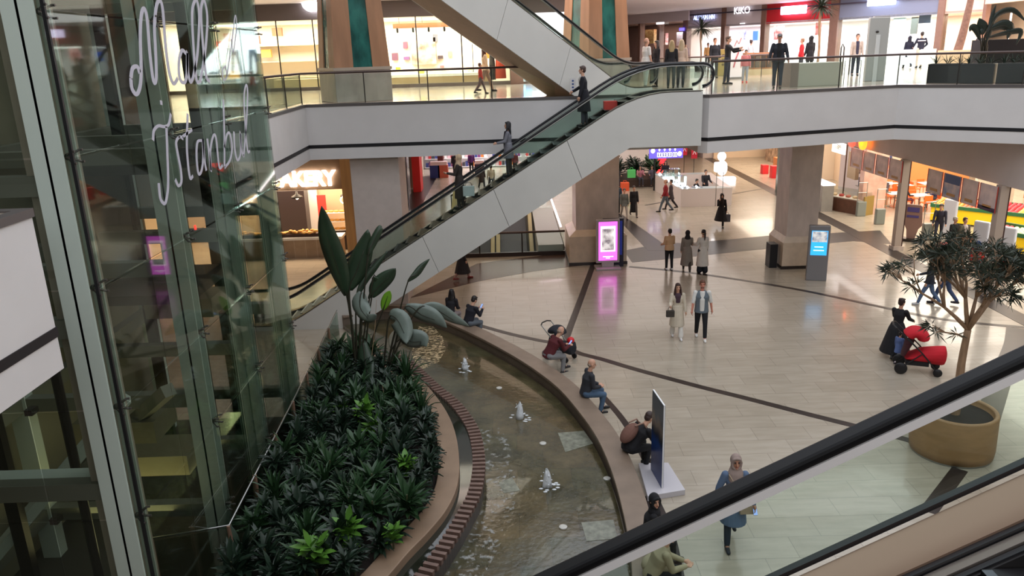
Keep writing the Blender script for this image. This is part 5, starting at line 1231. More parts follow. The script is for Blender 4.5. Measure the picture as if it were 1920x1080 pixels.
# ================================================================== SCREENS
p=at(1139,503,0); t=thing('advertising_screen','magenta lit advertising screen on a white foot beside the wide marble column','screen',(p.x,p.y,0),math.radians(2))
MB().box((-.5,-.35,0),(.5,.35,.08)).box((-.24,-.1,.08),(.24,.1,.3)).build('foot',M('screen_white_frame',(176,166,168),.4),t,bevel=.01)
MB().box((-.47,-.09,.25),(.47,.09,2.02)).build('housing',M('screen_white_frame',(176,166,168),.4),t,bevel=.02)
MB().box((-.37,-.1,.36),(.37,-.088,1.93)).build('display',lit('magenta_display',(232,84,220),2.3),t)
MB().box((-.3,-.106,.72),(.3,-.1,1.76)).build('picture_border',lit('pale_pink_display',(255,196,240),2.4),t)
MB().box((-.24,-.112,.78),(.24,-.106,1.66)).build('picture',M('display_picture',(246,240,236),.4,emit=0,col2=(60,36,60),scale=3),t)
MATS['display_picture'].node_tree.nodes['Principled BSDF'].inputs['Emission Color'].default_value=(.8,.7,.6,1); nt_=MATS['display_picture'].node_tree; b_d=nt_.nodes['Principled BSDF']; nt_.links.new([n for n in nt_.nodes if n.type=='VALTORGB'][0].outputs[0],b_d.inputs['Emission Color']); b_d.inputs['Emission Strength'].default_value=1.1
MB().box((-.2,-.106,.5),(.22,-.1,.53)).box((-.08,-.106,.44),(.08,-.1,.47)).build('caption',lit('caption_light',(255,220,250),2.5),t)
t=thing('advertising_screen','dark blue screen standing behind the magenta screen','screen',(p.x+.25,p.y+.24,0),0); MB().box((-.42,-.06,0),(.42,.06,2.0)).build('housing',M('screen_dark_frame',(30,28,50),.4),t); MB().box((-.36,-.07,.5),(.36,-.06,1.9)).build('display',lit('deep_blue_display',(30,40,110),.5),t); MB().box((-.2,-.075,1.0),(.05,-.07,1.35)).build('white_graphic',lit('pale_blue_graphic',(170,200,255),2),t)
p=at(1531,526,0); t=thing('information_screen','grey information kiosk with a cyan screen beside the square marble column','screen',(p.x,p.y+.1,0),math.radians(-14))
MB().box((-.36,-.13,0),(.36,.13,2.08)).build('housing',M('kiosk_grey',(136,134,136),.4,.3),t,bevel=.02); MB().box((-.28,-.142,.98),(.28,-.13,1.9)).build('display',lit('cyan_display',(44,150,214),1.5),t); MB().box((-.26,-.15,1.48),(.26,-.142,1.88)).build('display_photo',M('kiosk_photo',(220,216,210),.4,col2=(120,130,150),scale=6,emit=0),t); MB().box((-.18,-.15,1.15),(.18,-.142,1.18)).box((-.15,-.15,1.28),(.15,-.142,1.31)).build('caption',lit('caption_light2',(210,240,255),2),t)
MATS['kiosk_photo'].node_tree.nodes['Principled BSDF'].inputs['Emission Color'].default_value=(.7,.7,.75,1); nt_=MATS['kiosk_photo'].node_tree; b_d=nt_.nodes['Principled BSDF']; nt_.links.new([n for n in nt_.nodes if n.type=='VALTORGB'][0].outputs[0],b_d.inputs['Emission Color']); b_d.inputs['Emission Strength'].default_value=.8
p=at(1473,505,0); spline_box('waste_bin','slim black bin at the left side of the square marble column','bin',(10.2,29.6,.0),(10.5,30.1,.95),black)
# poster board with white base near the pool
ba=[at(1197,868,.12),at(1253,867,.12),at(1285,918,.12),at(1214,930,.12)]
c=sum(ba,Vector())/4; t=thing('poster_board','free standing blue poster board on a white base beside the fountain ledge','poster board',(c.x,c.y,0))
MB().prism([(q.x-c.x,q.y-c.y) for q in ba],0,.12).build('base',M('white_base_lacquer',(206,202,206),.25),t,bevel=.008)
A_=at(1223,880,.12); B_=at(1243,916,.12); A_=Vector((A_.x-c.x,A_.y-c.y,.12)); B_=Vector((B_.x-c.x,B_.y-c.y,.12)); H_=Vector((0,0,1.8)); nn=(B_-A_).cross(Vector((0,0,1))).normalized()
MB().ext([A_,B_,B_+H_,A_+H_],nn*.03).build('board_edge',whitew,t)
pb=bpy.data.materials.new('poster_gradient_print'); pb.use_nodes=True; nt=pb.node_tree; b=nt.nodes['Principled BSDF']; tc=nt.nodes.new('ShaderNodeTexCoord'); sp=nt.nodes.new('ShaderNodeSeparateXYZ'); nt.links.new(tc.outputs['Generated'],sp.inputs[0]); nz=nt.nodes.new('ShaderNodeTexNoise'); nz.inputs['Scale'].default_value=4; ad=nt.nodes.new('ShaderNodeMath'); ad.operation='MULTIPLY_ADD'; ad.inputs[1].default_value=.35; nt.links.new(tc.outputs['Generated'],nz.inputs['Vector']); nt.links.new(nz.outputs['Fac'],ad.inputs[0]); nt.links.new(sp.outputs['Z'],ad.inputs[2])
rp_=nt.nodes.new('ShaderNodeValToRGB'); cr=rp_.color_ramp; cr.elements[0].color=lin((24,50,110)); cr.elements[0].position=.4; cr.elements[1].color=lin((70,84,96)); cr.elements[1].position=.98
for ps,cc in ((.6,(30,66,130)),(.72,(34,44,56)),(.85,(130,120,108))):
    e_=cr.elements.new(ps); e_.color=lin(cc)
nt.links.new(ad.outputs[0],rp_.inputs[0]); nt.links.new(rp_.outputs[0],b.inputs['Base Color']); b.inputs['Roughness'].default_value=.35
side=-1 if nn.x>0 else 1
MB().ext([A_+Vector((0,0,.01)),B_+Vector((0,0,.01)),B_+H_*.995,A_+H_*.995],nn*(-.004)).build('print_left',pb,t); MB().ext([A_+nn*.03+Vector((0,0,.01)),B_+nn*.03+Vector((0,0,.01)),B_+nn*.03+H_*.995,A_+nn*.03+H_*.995],nn*(.004)).build('print_right',pb,t)
# objects inside the floor opening
wt=thing('lower_escalator','dark escalator pair with cream side posts inside the floor opening','escalator',(-.4,38,-3))
for x0,x1 in ((-2.3,-.6),(-.1,1.2)):
    MB().ext([Vector((x0,-4.8,1.0)),Vector((x1,-4.8,1.0)),Vector((x1,4.0,4.0)),Vector((x0,4.0,4.0))],(0,0,-.4)).build('step_band',M('dark_steps_mat',(40,38,44),.4,.4),wt)
for x in (-2.5,-.45,-.2,1.4): MB().obox(Vector((x,-4.8,1.35)),Vector((x,4.0,4.35)),.18,.7).build('cream_side_panel',M('cream_side',(186,170,120),.5),wt)
MB().obox(Vector((2.6,-5,4.2)),Vector((1.9,1.5,6.2)),.06,.06).build('light_tube',lit('pink_white_tube',(255,225,235),6),wt)
MB().box((1.6,-5,.5),(2.7,3.5,3.4)).build('white_side_wall',M('pale_side_wall',(176,174,172),.5),wt)
# ================================================================== PEOPLE
BAKE=[]
def blob(name,mb,mat,parent,vox=.014,smooth=4,fac=.5):
    me=mb.mesh(name,mat,True)
    o=bpy.data.objects.new(name,me); COL.objects.link(o); o.parent=parent
    r=o.modifiers.new('remesh','REMESH'); r.mode='VOXEL'; r.voxel_size=vox; r.use_smooth_shade=True
    if smooth:
        s=o.modifiers.new('smooth','SMOOTH'); s.factor=fac; s.iterations=smooth
    BAKE.append(o); return o
SKIN=M('skin_tone',(206,158,132),.5); SKIN2=M('skin_tone_tan',(176,126,100),.5)
def hcol(c): return M('hair_%d_%d_%d'%c,c,.5)
def cloth(c,v=.06): return M('fabric_%d_%d_%d'%c,c,.85,var=v,scale=6)
BLK=(24,22,26); DHAIR=(34,26,24)
def person(label,loc,face,h=1.72,pose='stand',top=BLK,tlen=0,bottom=(30,30,36),skirt=0,shoes=(30,30,32),hair='short',hc=DHAIR,lean=0,nod=0,turn=0,
           la=(5,8,10),ra=(5,8,10),ll=None,rl=None,vox=.013,sleeve=1.0,female=False,vest=None,inner=None,scarf=None,skin=SKIN,seat=None,fat=1.0,trouserw=1.0,bald=False,legflare=0,beard=False,extra=None,grp=None):
    """face: heading in degrees, 0 = away from viewer (+Y), 90 = facing left (-X), 180 = toward viewer"""
    k=h/1.75; t=thing('person',label,'person',loc,math.radians(face),grp)
    w=.9 if female else 1.0
    V=Vector
    if pose=='walk': ll=ll or (24,8); rl=rl or (-16,22)
    elif pose=='sit': ll=ll or (84,80); rl=rl or (80,92)
    else: ll=ll or (3,2); rl=rl or (-3,3)
    def leg(sd,a,b):
        a=math.radians(a);b=math.radians(b); hip=V((sd*.09,0,0)); spl=.05*sd if pose!='sit' else .07*sd
        kn=hip+V((spl*.5,math.sin(a),-math.cos(a)))*.43; an=kn+V((0,math.sin(a-b),-math.cos(a-b)))*.42
        return hip,kn,an,a-b
    L=leg(-1,*ll); R_=leg(1,*rl)
    if pose=='sit' and seat is not None: pz=seat/k+.11
    else: pz=-min(L[2].z,R_[2].z)+.085
    P=V((0,0,pz))
    le=math.radians(lean); S_=Matrix.Rotation(-le,3,'X')
    tp_=lambda v: P+S_@V(v)
    chest=tp_((0,0,.5)); neck=tp_((0,-.01,.56)); 
    hl=math.radians(lean*.6+nod); H_=Matrix.Rotation(math.radians(turn),3,'Z')@Matrix.Rotation(-hl,3,'X')
    hd=neck+H_@V((0,.015,.15))
    sw=.185*w
    def arm(sd,pa,ab,eb,ei=0):
        pa,ab,eb,ei=[math.radians(x) for x in (pa,ab,eb,ei)]
        sh=tp_((sd*sw,0,.475)); d=V((sd*math.sin(ab),math.sin(pa)*math.cos(ab),-math.cos(pa)*math.cos(ab)))
        el=sh+d*.28; f=V((sd*math.sin(ab)*.6-sd*math.sin(ei),math.sin(pa+eb)*math.cos(ei),-math.cos(pa+eb)*math.cos(ei))).normalized(); wr=el+f*.25
        return sh,el,wr,f
    LA=arm(-1,*la); RA=arm(1,*ra)
    # --- body
    b=MB()
    b.ball(P+V((0,0,.02)),(.145*w*fat,.10*fat,.12),14,8).loft([(tp_((0,0,.0)),S_@V((.15*w*fat,0,0)),S_@V((0,.1*fat,0))),(tp_((0,0,.2)),S_@V((.125*w*fat,0,0)),S_@V((0,.09*fat,0))),(tp_((0,0,.38)),S_@V((.16*w*fat,0,0)),S_@V((0,.105*fat,0))),(tp_((0,0,.49)),S_@V((.13*w,0,0)),S_@V((0,.07,0)))],14)
    b.cap(neck-S_@V((0,0,.08)),hd-H_@V((0,.0,.04)),.055,.052,10)
    b.ball(hd+H_@V((0,-.012,.03)),(.076,.092,.098),14,10,H_).ball(hd+H_@V((0,.014,-.035)),(.060,.072,.078),12,8,H_)
    b.cap(hd+H_@V((0,.084,.012)),hd+H_@V((0,.108,-.022)),.011,.016,8).ball(hd+H_@V((0,.07,-.085)),(.028,.025,.02),8,6,H_)
    for s in (-1,1): b.ball(hd+H_@V((s*.078,-.005,-.005)),(.014,.022,.034),8,6,H_)
    for (sh,el,wr,f),sd in ((LA,-1),(RA,1)):
        b.cap(sh,el,.05,.04).cap(el,wr,.04,.027)
        up_=V((0,0,1)); sx=f.cross(up_); 
        if sx.length<.1: sx=V((1,0,0))
        sx.normalize(); nrm=sx.cross(f).normalized()
        if pose=='sit' or abs(la[2])>50 or True:
            pm_=wr+f*.05; b.cap(wr,wr+f*.035,.026,.03).ball(wr+f*.055,(.0,)*3 if False else (.034,.034,.034),8,6)
            side=V((0,1,0))-f*f.dot(V((0,1,0)))
            if side.length<.15: side=V((0,0,1))-f*f.dot(V((0,0,1)))
            side.normalize(); inn=f.cross(side).normalized()
            if inn.x*sd>0: inn=-inn
            for q in range(4):
                off=side*(-.03+.02*q); l=[.06,.075,.07,.055][q]; p0=wr+f*.075+off; p1=p0+f*l*.55+inn*.008; p2=p1+f*l*.35+inn*l*.35
                b.tube([p0-f*.03,p0,p1,p2],[.0105,.0105,.0095,.008],6)
            p0=wr+f*.03+side*.03; b.tube([p0-side*.01,p0+side*.02+f*.025,p0+side*.022+f*.055+inn*.01],[.012,.0115,.009],6)
    for (hp,kn,an,sa) in (L,R_):
        hp,kn,an=P+hp,P+kn,P+an
        b.cap(hp,kn,.078*fat,.052).cap(kn,an,.05,.032)
        b.cap(an,an+V((0,.05,-.035)),.036,.036)
        b.cap(an+V((0,.02,-.04)),an+V((0,.15,-.052)),.035,.028)
    sc=lambda mb: (setattr(mb,'v',[(x*k,y*k,z*k) for x,y,z in mb.v]),mb)[1]
    blob('body',sc(b),skin,t,min(vox,.0115),3)
    # --- face
    e=MB()
    for s in (-1,1): e.ball(hd+H_@V((s*.031,.077,.018)),(.014,.009,.008),8,5,H_)
    sc(e).build('eyes',M('eye_dark',(40,30,28),.3),t,True)
    e=MB().ball(hd+H_@V((0,.086,-.055)),(.024,.009,.008),8,5,H_); sc(e).build('mouth',M('lip_tone',(160,90,82),.5),t,True)
    e=MB()
    for s in (-1,1): e.ball(hd+H_@V((s*.031,.08,.036)),(.02,.008,.005),8,4,H_)
    sc(e).build('eyebrows',hcol(DHAIR if hair in('hijab','hood') else hc),t,True)
    # --- hair
    hm=MB()
    HH=lambda v: hd+H_@V(v)
    if hair in('short','long','bun','pony'):
        if not bald:
            hm.ball(HH((0,-.025,.052)),(.086,.096,.088),14,8,H_).ball(HH((0,-.045,-.0)),(.08,.07,.085),12,8,H_)
            for s in (-1,1): hm.ball(HH((s*.066,.0,.03)),(.022,.045,.05),8,6,H_)
            hm.ball(HH((0,.05,.098)),(.06,.035,.025),10,6,H_)
        else: hm.ball(HH((0,-.055,-.02)),(.078,.05,.05),12,8,H_)
        if hair=='long':
            hm.loft([(HH((0,-.05,.02)),H_@V((.088,0,0)),H_@V((0,.07,0))),(HH((0,-.06,-.1)),H_@V((.1,0,0)),H_@V((0,.05,0))),(HH((0,-.08,-.22)),H_@V((.1,0,0)),V((0,.04,0))),(HH((0,-.085,-.36)),H_@V((.07,0,0)),V((0,.025,0)))],12)
            for s in (-1,1): hm.tube([HH((s*.07,.01,.04)),HH((s*.088,.01,-.08)),HH((s*.1,.03,-.2)),HH((s*.1,.04,-.32))],[.025,.032,.034,.015],8)
        if hair=='bun': hm.ball(HH((0,-.09,.1)),.045,10,6)
        if hair=='pony': hm.tube([HH((0,-.1,.06)),HH((0,-.15,.0)),HH((0,-.15,-.16)),HH((0,-.13,-.3))],[.03,.038,.034,.012],8)
        if len(hm.v): blob('hair',sc(hm),hcol(hc),t,vox,2)
        if beard: 
            q=MB().ball(HH((0,.045,-.075)),(.052,.045,.035),12,6,H_); blob('beard',sc(q),hcol(hc),t,vox,2)
    elif hair=='hijab':
        hm.ball(HH((0,-.03,.032)),(.098,.105,.112),16,10,H_).ball(HH((0,-.03,-.06)),(.085,.085,.09),12,8,H_)
        for s in (-1,1): hm.tube([HH((s*.055,.052,.075)),HH((s*.082,.04,.01)),HH((s*.066,.05,-.07)),HH((0,.068,-.108))],.022,8)
        hm.tube([HH((-.055,.052,.075)),HH((0,.072,.1)),HH((.055,.052,.075))],.022,8)
        hm.loft([(HH((0,-.02,-.07)),H_@V((.08,0,0)),H_@V((0,.08,0))),(tp_((0,.01,.52)),S_@V((.13,0,0)),S_@V((0,.11,0))),(tp_((0,.03,.40)),S_@V((.15*w,0,0)),S_@V((0,.12,0))),(tp_((0,.04,.33)),S_@V((.09,0,0)),S_@V((0,.1,0)))],14)
        blob('headscarf',sc(hm),cloth(hc),t,vox,3)
    elif hair=='cap':
        hm.ball(HH((0,-.01,.065)),(.09,.1,.07),14,8,H_).cap(HH((-.04,.09,.06)),HH((.04,.09,.06)),.018,.018).cap(HH((0,.08,.06)),HH((0,.14,.05)),.04,.03)
        blob('cap',sc(hm),cloth(hc),t,vox,2)
    # --- legs / trousers
    tr=MB()
    if bottom is not None:
        tr.ball(P+V((0,0,.0)),(.16*w*fat,.118*fat,.13),14,8)
        for (hp,kn,an,sa) in (L,R_):
            hp,kn,an=P+hp,P+kn,P+an; ank=kn.lerp(an,.93)
            tr.cap(hp,kn,.098*fat*trouserw,.07*trouserw).cap(kn,ank,.068*trouserw,(.055+legflare)*trouserw)
        blob('trousers',sc(tr),cloth(bottom),t,vox,3)
    # --- shoes
    for (hp,kn,an,sa) in (L,R_):
        an=P+an; s_=MB().cap(an+V((0,-.035,-.045)),an+V((0,.06,-.045)),.042,.044).cap(an+V((0,.06,-.05)),an+V((0,.16,-.056)),.044,.034).cap(an,an+V((0,0,-.03)),.045,.045)
        blob('shoe',sc(s_),M('shoe_leather_%d_%d_%d'%shoes,shoes,.5),t,vox,2)
    # --- top
    def torso(mb,g,z0,z1=.5,extra_=0):
        rings=[]
        if z0<.0: rings+= [(P+V((0,0,z0)),V(((.17+extra_)*w*fat,0,0)),V((0,(.13+extra_)*fat,0)))]
        rings+=[(tp_((0,0,max(z0,0))),S_@V(((.165*fat+g)*w,0,0)),S_@V((0,.118*fat+g,0))),(tp_((0,0,.2)),S_@V(((.15*fat+g)*w,0,0)),S_@V((0,.11*fat+g,0))),(tp_((0,0,.36)),S_@V(((.18*fat+g)*w,0,0)),S_@V((0,.125*fat+g,0))),(tp_((0,0,.46)),S_@V((.165*w+g,0,0)),S_@V((0,.095+g,0))),(tp_((0,0,.53)),S_@V((.085+g,0,0)),S_@V((0,.068+g,0)))]
        mb.loft(rings,18)
    tm=MB()
    base=-.04
    torso(tm,0,base)
    if tlen:
        if pose=='sit':
            for (hp,kn,an,sa) in (L,R_): tm.cap(P+hp,P+hp.lerp(kn,.75),.12*fat,.1)
        else:
            fl=skirt
            wk=.05 if pose=='walk' else .01; tm.loft([(P+V((0,0,.14)),V((.168*fat,0,0)),V((0,.125*fat,0))),(P+V((0,0,-.03)),V(((.19+fl*.2)*fat,0,0)),V((0,(.15+fl*.3)*fat,0))),(P+V((0,0,-tlen)),V((.205+fl,0,0)),V((0,.17+fl+wk,0)))],18)
    for (sh,el,wr,f) in (LA,RA):
        e_=el if sleeve>=.5 else sh.lerp(el,sleeve*2)
        tm.cap(sh,e_,.068*(.9+.1*fat),.056)
        if sleeve>.5: tm.cap(el,el.lerp(wr,min(1,(sleeve-.5)*2)*.95),.056,.043)
    blob('jacket' if tlen==0 else 'coat',sc(tm),cloth(top),t,vox,4)
    if vest:
        vm=MB(); torso(vm,.018,-.1,extra_=.02); 
        blob('vest',sc(vm),cloth(vest),t,vox,3)
    if inner:
        im=MB().loft([(tp_((0,.085*fat+.03,-.04)),S_@V((.065,0,0)),S_@V((0,.04,0))),(tp_((0,.085*fat+.035,.3)),S_@V((.07,0,0)),S_@V((0,.04,0))),(tp_((0,.06,.53)),S_@V((.075,0,0)),S_@V((0,.06,0)))],12)
        blob('shirt_front',sc(im),cloth(inner),t,vox,2)
    if scarf:
        sm_=MB().loft([(tp_((0,.02,.54)),S_@V((.085,0,0)),S_@V((0,.085,0))),(tp_((0,.06,.46)),S_@V((.1,0,0)),S_@V((0,.08,0))),(tp_((0,.09,.25)),S_@V((.07,0,0)),S_@V((0,.05,0)))],12)
        blob('scarf',sc(sm_),cloth(scarf),t,vox,3)
    t['_s']=0; del t['_s']
    Rz=Matrix.Rotation(math.radians(face),3,'Z')
    wpt=lambda v: Vector(loc)+Rz@(v*k)
    return dict(t=t,lh=wpt(LA[2]+LA[3]*.08),rh=wpt(RA[2]+RA[3]*.08),le=wpt(LA[1]),re=wpt(RA[1]),chest=wpt(chest),back=wpt(tp_((0,-.2,.3))),P=wpt(P),k=k)
def bag(label,loc,size,c,rz=0,strap=None,name='handbag',cat='bag',flat=False):
    t=thing(name,label,cat,(loc[0],loc[1],loc[2]-size[2]-.1),rz)
    MB().box((-size[0]/2,-size[1]/2,0),(size[0]/2,size[1]/2,size[2])).build('bag_body',cloth(c) if not flat else M('bag_card_%d_%d_%d'%c,c,.5),t,bevel=.012)
    MB().tube([(-size[0]*.3,0,size[2]),(-size[0]*.2,0,size[2]+.1),(size[0]*.2,0,size[2]+.1),(size[0]*.3,0,size[2])],.008,6).build('handle',black,t)
    if strap is not None:
        o=Vector((loc[0],loc[1],loc[2]-size[2]-.1)); 
        Ri=Matrix.Rotation(-rz,3,'Z')
        MB().tube([Ri@(Vector(p)-o) for p in strap],.01,6).build('strap',cloth(c),t)
    return t
def phone(label,p,rz=0,tilt=-.7):
    o=MB().box((-.036,-.075,-.004),(.036,.075,.004)).build('phone',black,bevel=.002); o.location=p; o.rotation_euler=(tilt+PI/2,0,rz); tag(o,label,'phone')
    MB().box((-.033,-.07,.0042),(.033,.07,.005)).build('phone_screen',lit('phone_screen_light',(160,190,255),.5),o); return o
def G(px,py,z=0): p=at(px,py,z); return (p.x,p.y,z)
# --- ground floor, centre
r=person('man in a grey vest over a white hoodie and black trousers walking to the viewer',G(1313,634),172,1.84,'walk',(226,224,218),0,(22,22,26),shoes=(226,224,220),hair='short',hc=(96,60,42),la=(-8,14,14),ra=(10,12,12),sleeve=.55,vest=(98,108,116),inner=(224,222,216),beard=True,vox=.011,ll=(18,6),rl=(-8,14),skin=M('skin_tone_ruddy',(200,130,108),.5),fat=1.08)
r=person('long haired woman in a cream coat and white trousers beside the man in grey vest',G(1268,633),178,1.72,'walk',(204,192,172),.5,(224,220,212),skirt=.03,shoes=(226,224,222),hair='long',hc=(52,30,26),la=(6,10,12),ra=(20,14,70),female=True,scarf=(70,50,60),vox=.011,ll=(14,4),rl=(-8,12),legflare=.03)
bag('small dark grey handbag on the arm of the woman in the cream coat',r['rh'],(.24,.1,.2),(62,56,50),strap=None)
r=person('woman with a taupe headscarf and long slate blue shirt walking at the bottom right',G(1371,1022),176,1.76,'walk',(92,112,140),.42,(38,50,66),skirt=.03,shoes=(30,36,46),hair='hijab',hc=(150,132,124),la=(12,16,30),ra=(-4,20,10),female=True,vox=.01,ll=(-14,30),rl=(10,4),skin=SKIN2)
bag('small beige cross body bag of the woman in the slate blue shirt',(r['P'].x+.16,r['P'].y-.22,r['P'].z+.12),(.24,.09,.17),(178,158,134),strap=[(r['P'].x+.16,r['P'].y-.24,r['P'].z),(r['chest'].x+.0,r['chest'].y-.17,r['chest'].z-.2),(r['chest'].x-.13,r['chest'].y-.08,r['chest'].z+.02),(r['chest'].x-.05,r['chest'].y+.14,r['chest'].z-.25)])
phone('phone in the hand of the woman in the slate blue shirt',r['lh']+Vector((0,0,-.03)))
person('woman in a tan jacket and black trousers standing with her back turned',G(1254,506),10,1.66,'stand',(204,164,126),.06,(22,22,26),shoes=(210,210,210),hair='bun',hc=(20,18,20),female=True,la=(10,8,60),ra=(10,8,60),fat=1.1)
person('woman in a long grey coat and black headscarf seen from behind',G(1287,508),-8,1.68,'walk',(128,118,108),.62,(60,50,44),skirt=.06,shoes=(40,34,30),hair='hijab',hc=(22,20,22),female=True,ra=(20,8,60))
r=person('woman in a long off white coat with a black ponytail seen from behind',G(1316,512),12,1.72,'stand',(206,198,188),.62,(22,24,32),skirt=.05,shoes=(30,30,30),hair='pony',hc=(20,18,20),female=True,la=(20,10,60),legflare=.04,trouserw=1.2)
e_=MB().tube([(.09*math.cos(a),.10*math.sin(a)-.02,1.60+.0) for a in [i*PI/8 for i in range(17)]],.014,6).build('headband',cloth((190,150,110)),r['t'])
r=person('man in a dark red jacket and jeans walking left past the kiosk',G(1247,397),80,1.8,'walk',(140,30,38),.02,(92,102,112),shoes=(40,36,36),hair='short',bald=True,la=(10,8,20),ra=(-10,8,20),fat=1.1)
person('person in dark clothes half hidden behind the man in the dark red jacket',G(1257,392),80,1.66,'walk',(70,60,64),.3,(50,44,50),hair='short',vox=.016)
r=person('woman in a black flared coat on the phone walking near the kiosk corner',G(1351,427),176,1.66,'walk',(26,20,24),.55,(20,20,24),skirt=.14,hair='hijab',hc=(40,26,26),female=True,ra=(40,10,130,20),la=(4,10,10),ll=(2,2),rl=(-10,60))
bag('grey shopping bag carried by the woman in the black flared coat',r['lh'],(.36,.14,.36),(92,90,98),name='shopping_bag')
person('person in a dark blue hoodie with a cap, half hidden behind the marble column',G(1157,402),185,1.7,'stand',(54,72,88),0,(26,26,30),hair='cap',hc=(60,30,30),vox=.016)
person('woman in a grey green jacket and light trousers beside the column',G(1170,410),185,1.62,'walk',(104,108,104),.15,(170,160,152),hair='short',hc=(60,40,34),female=True,vox=.016)
person('woman in a black top and grey skirt near the column',G(1188,406),185,1.66,'walk',(26,24,28),.62,(84,76,72),skirt=.0,hair='short',female=True,vox=.016)
# kiosk staff
for lb,(x,y),fc,z in [('man in black standing inside the kiosk',(11.25,44.2),190,1.75),('person with long dark hair behind the far side of the kiosk',(9.9,48.9),150,1.7)]:
    person(lb,(x,y,0),fc,z,'stand',(26,26,34),0,hair='short' if 'man in' in lb else 'long',vox=.017,la=(20,8,50),ra=(20,8,50))
person('person in black seated inside the kiosk with head bent',(10.5,43.9,0),230,1.6,'sit',(28,28,36),0,hair='short',vox=.017,seat=.5,lean=20,la=(30,8,70),ra=(30,8,70)); tag(MB().lathe([(0,0),(.2,0),(.03,.04),(.03,.4),(.2,.44),(.2,.48),(0,.48)],n=16).build('stool',darkmetal,loc=(10.5,43.9,0)),'round stool inside the kiosk','stool')
# people sitting at the green island
ip=at(1210,352,0)
for i,(dx,c,lb) in enumerate([(.0,(170,110,120),'person in a rose top sitting on the edge of the green island'),(.75,(90,84,96),'person in grey sitting at the right end of the green island'),(-1.5,(36,34,40),'person in black sitting at the left end of the green island')]):
    person(lb,(ip.x+dx-.3,ip.y+.28,0),182,1.62,'sit',c,0,(60,60,70),hair='long' if i==0 else 'short',vox=.018,seat=.5,la=(30,8,60),ra=(30,8,60))
# stroller woman
r=person('woman in a long black dress with hair tied back pushing a red stroller',G(1676,668),-62+12,1.72,'walk',(22,22,26),.72,(20,20,24),skirt=.2,shoes=(34,30,26),hair='bun',hc=(44,30,26),female=True,la=(34,8,30),ra=(34,8,30),lean=8,vox=.011,turn=-20)
fd=Vector((math.cos(math.radians(-22)),math.sin(math.radians(-22)),0)); rzz=math.radians(-22)
def wheelmesh(r,w): return MB().lathe([(0,-w/2),(r*.9,-w/2),(r,-w/4),(r,w/4),(r*.9,w/2),(0,w/2)],n=20)
def stroller(label,p,rz,c,c2,frame,size=1):
    t=thing('stroller',label,'stroller',p,rz); t.scale=(size,)*3
    # local +x = forward
    for i,(x,y) in enumerate([(-.34,-.26),(-.34,.26),(.38,-.22),(.38,.22)]):
        rr_=.13 if i<2 else .09; o=wheelmesh(rr_,.05).build('wheel',black,t,True); o.location=(x,y,rr_); o.rotation_euler=(PI/2,0,0)
    fm=MB()
    for y in (-.24,.24): fm.tube([(-.34,y,.13),(.05,y,.5),(-.5,y,1.02)],.016,6).tube([(.38,y*.9,.1),(.05,y,.5),(-.25,y,.8)],.016,6)
    fm.build('frame',frame,t); MB().tube([(-.5,-.24,1.02),(-.56,-.12,1.05),(-.56,.12,1.05),(-.5,.24,1.02)],.02,7).build('push_handle',black,t)
    s_=MB().loft([(V3(-.22,0,.35),V3(.0,.22,0),V3(.06,0,.05)),(V3(.0,0,.40),V3(.0,.24,0),V3(.08,0,.16)),(V3(.3,0,.42),V3(.0,.23,0),V3(.06,0,.2)),(V3(.46,0,.42),V3(.0,.2,0),V3(.04,0,.22)),(V3(.52,0,.36),V3(.0,.15,0),V3(.02,0,.14))],16); blob('footmuff',s_,cloth(c),t,.014,4)
    s_=MB().loft([(V3(-.3,0,.38),V3(0,.22,0),V3(.05,0,.03)),(V3(-.2,0,.7),V3(0,.22,0),V3(.1,0,.03))],14); blob('seat_back',s_,cloth(c2),t,.014,3)
    cn=MB(); n_=10
    for (a0,a1) in ((10,150),):
        rings=[]
        for q in range(n_+1):
            a=math.radians(a0+(a1-a0)*q/n_); rings.append((V3(-.1+math.cos(a)*.16,0,.74+math.sin(a)*.17),V3(0,.25,0),V3(math.cos(a)*.13,0,math.sin(a)*.12)))
        cn.loft(rings,16)
    blob('canopy',cn,cloth(c),t,.014,4); MB().box((-.25,-.2,.2),(.2,.2,.3)).build('basket',M('basket_black',(26,24,26),.8),t)
    return t
V3=lambda x,y,z: Vector((x,y,z))
sp_=at(1727,700,0); stroller('red stroller with a big canopy pushed by the woman in black',(sp_.x-.05,sp_.y+.15,0),rzz,(196,24,40),(60,20,28),black,1.22)
cp=at(1703,690,0); person('small child in white and blue clothes walking between the woman in black and the stroller',(cp.x-.12,cp.y+.38,0),-60,.92,'walk',(90,110,160),.3,(214,200,204),hair='short',shoes=(50,50,56),vox=.012)
# couple behind the tree
person('person in a dark navy hooded jacket and blue jeans walking left behind the potted tree',G(1738,572),60,1.68,'walk',(34,38,50),.08,(84,106,140),shoes=(210,210,210),hair='bun',hc=(40,28,24),female=True,ra=(20,8,50))
person('man in a dark jacket and blue jeans walking behind the tree crown',G(1768,570),50,1.78,'walk',(50,48,46),.05,(60,76,110),shoes=(26,26,40),hair='short')
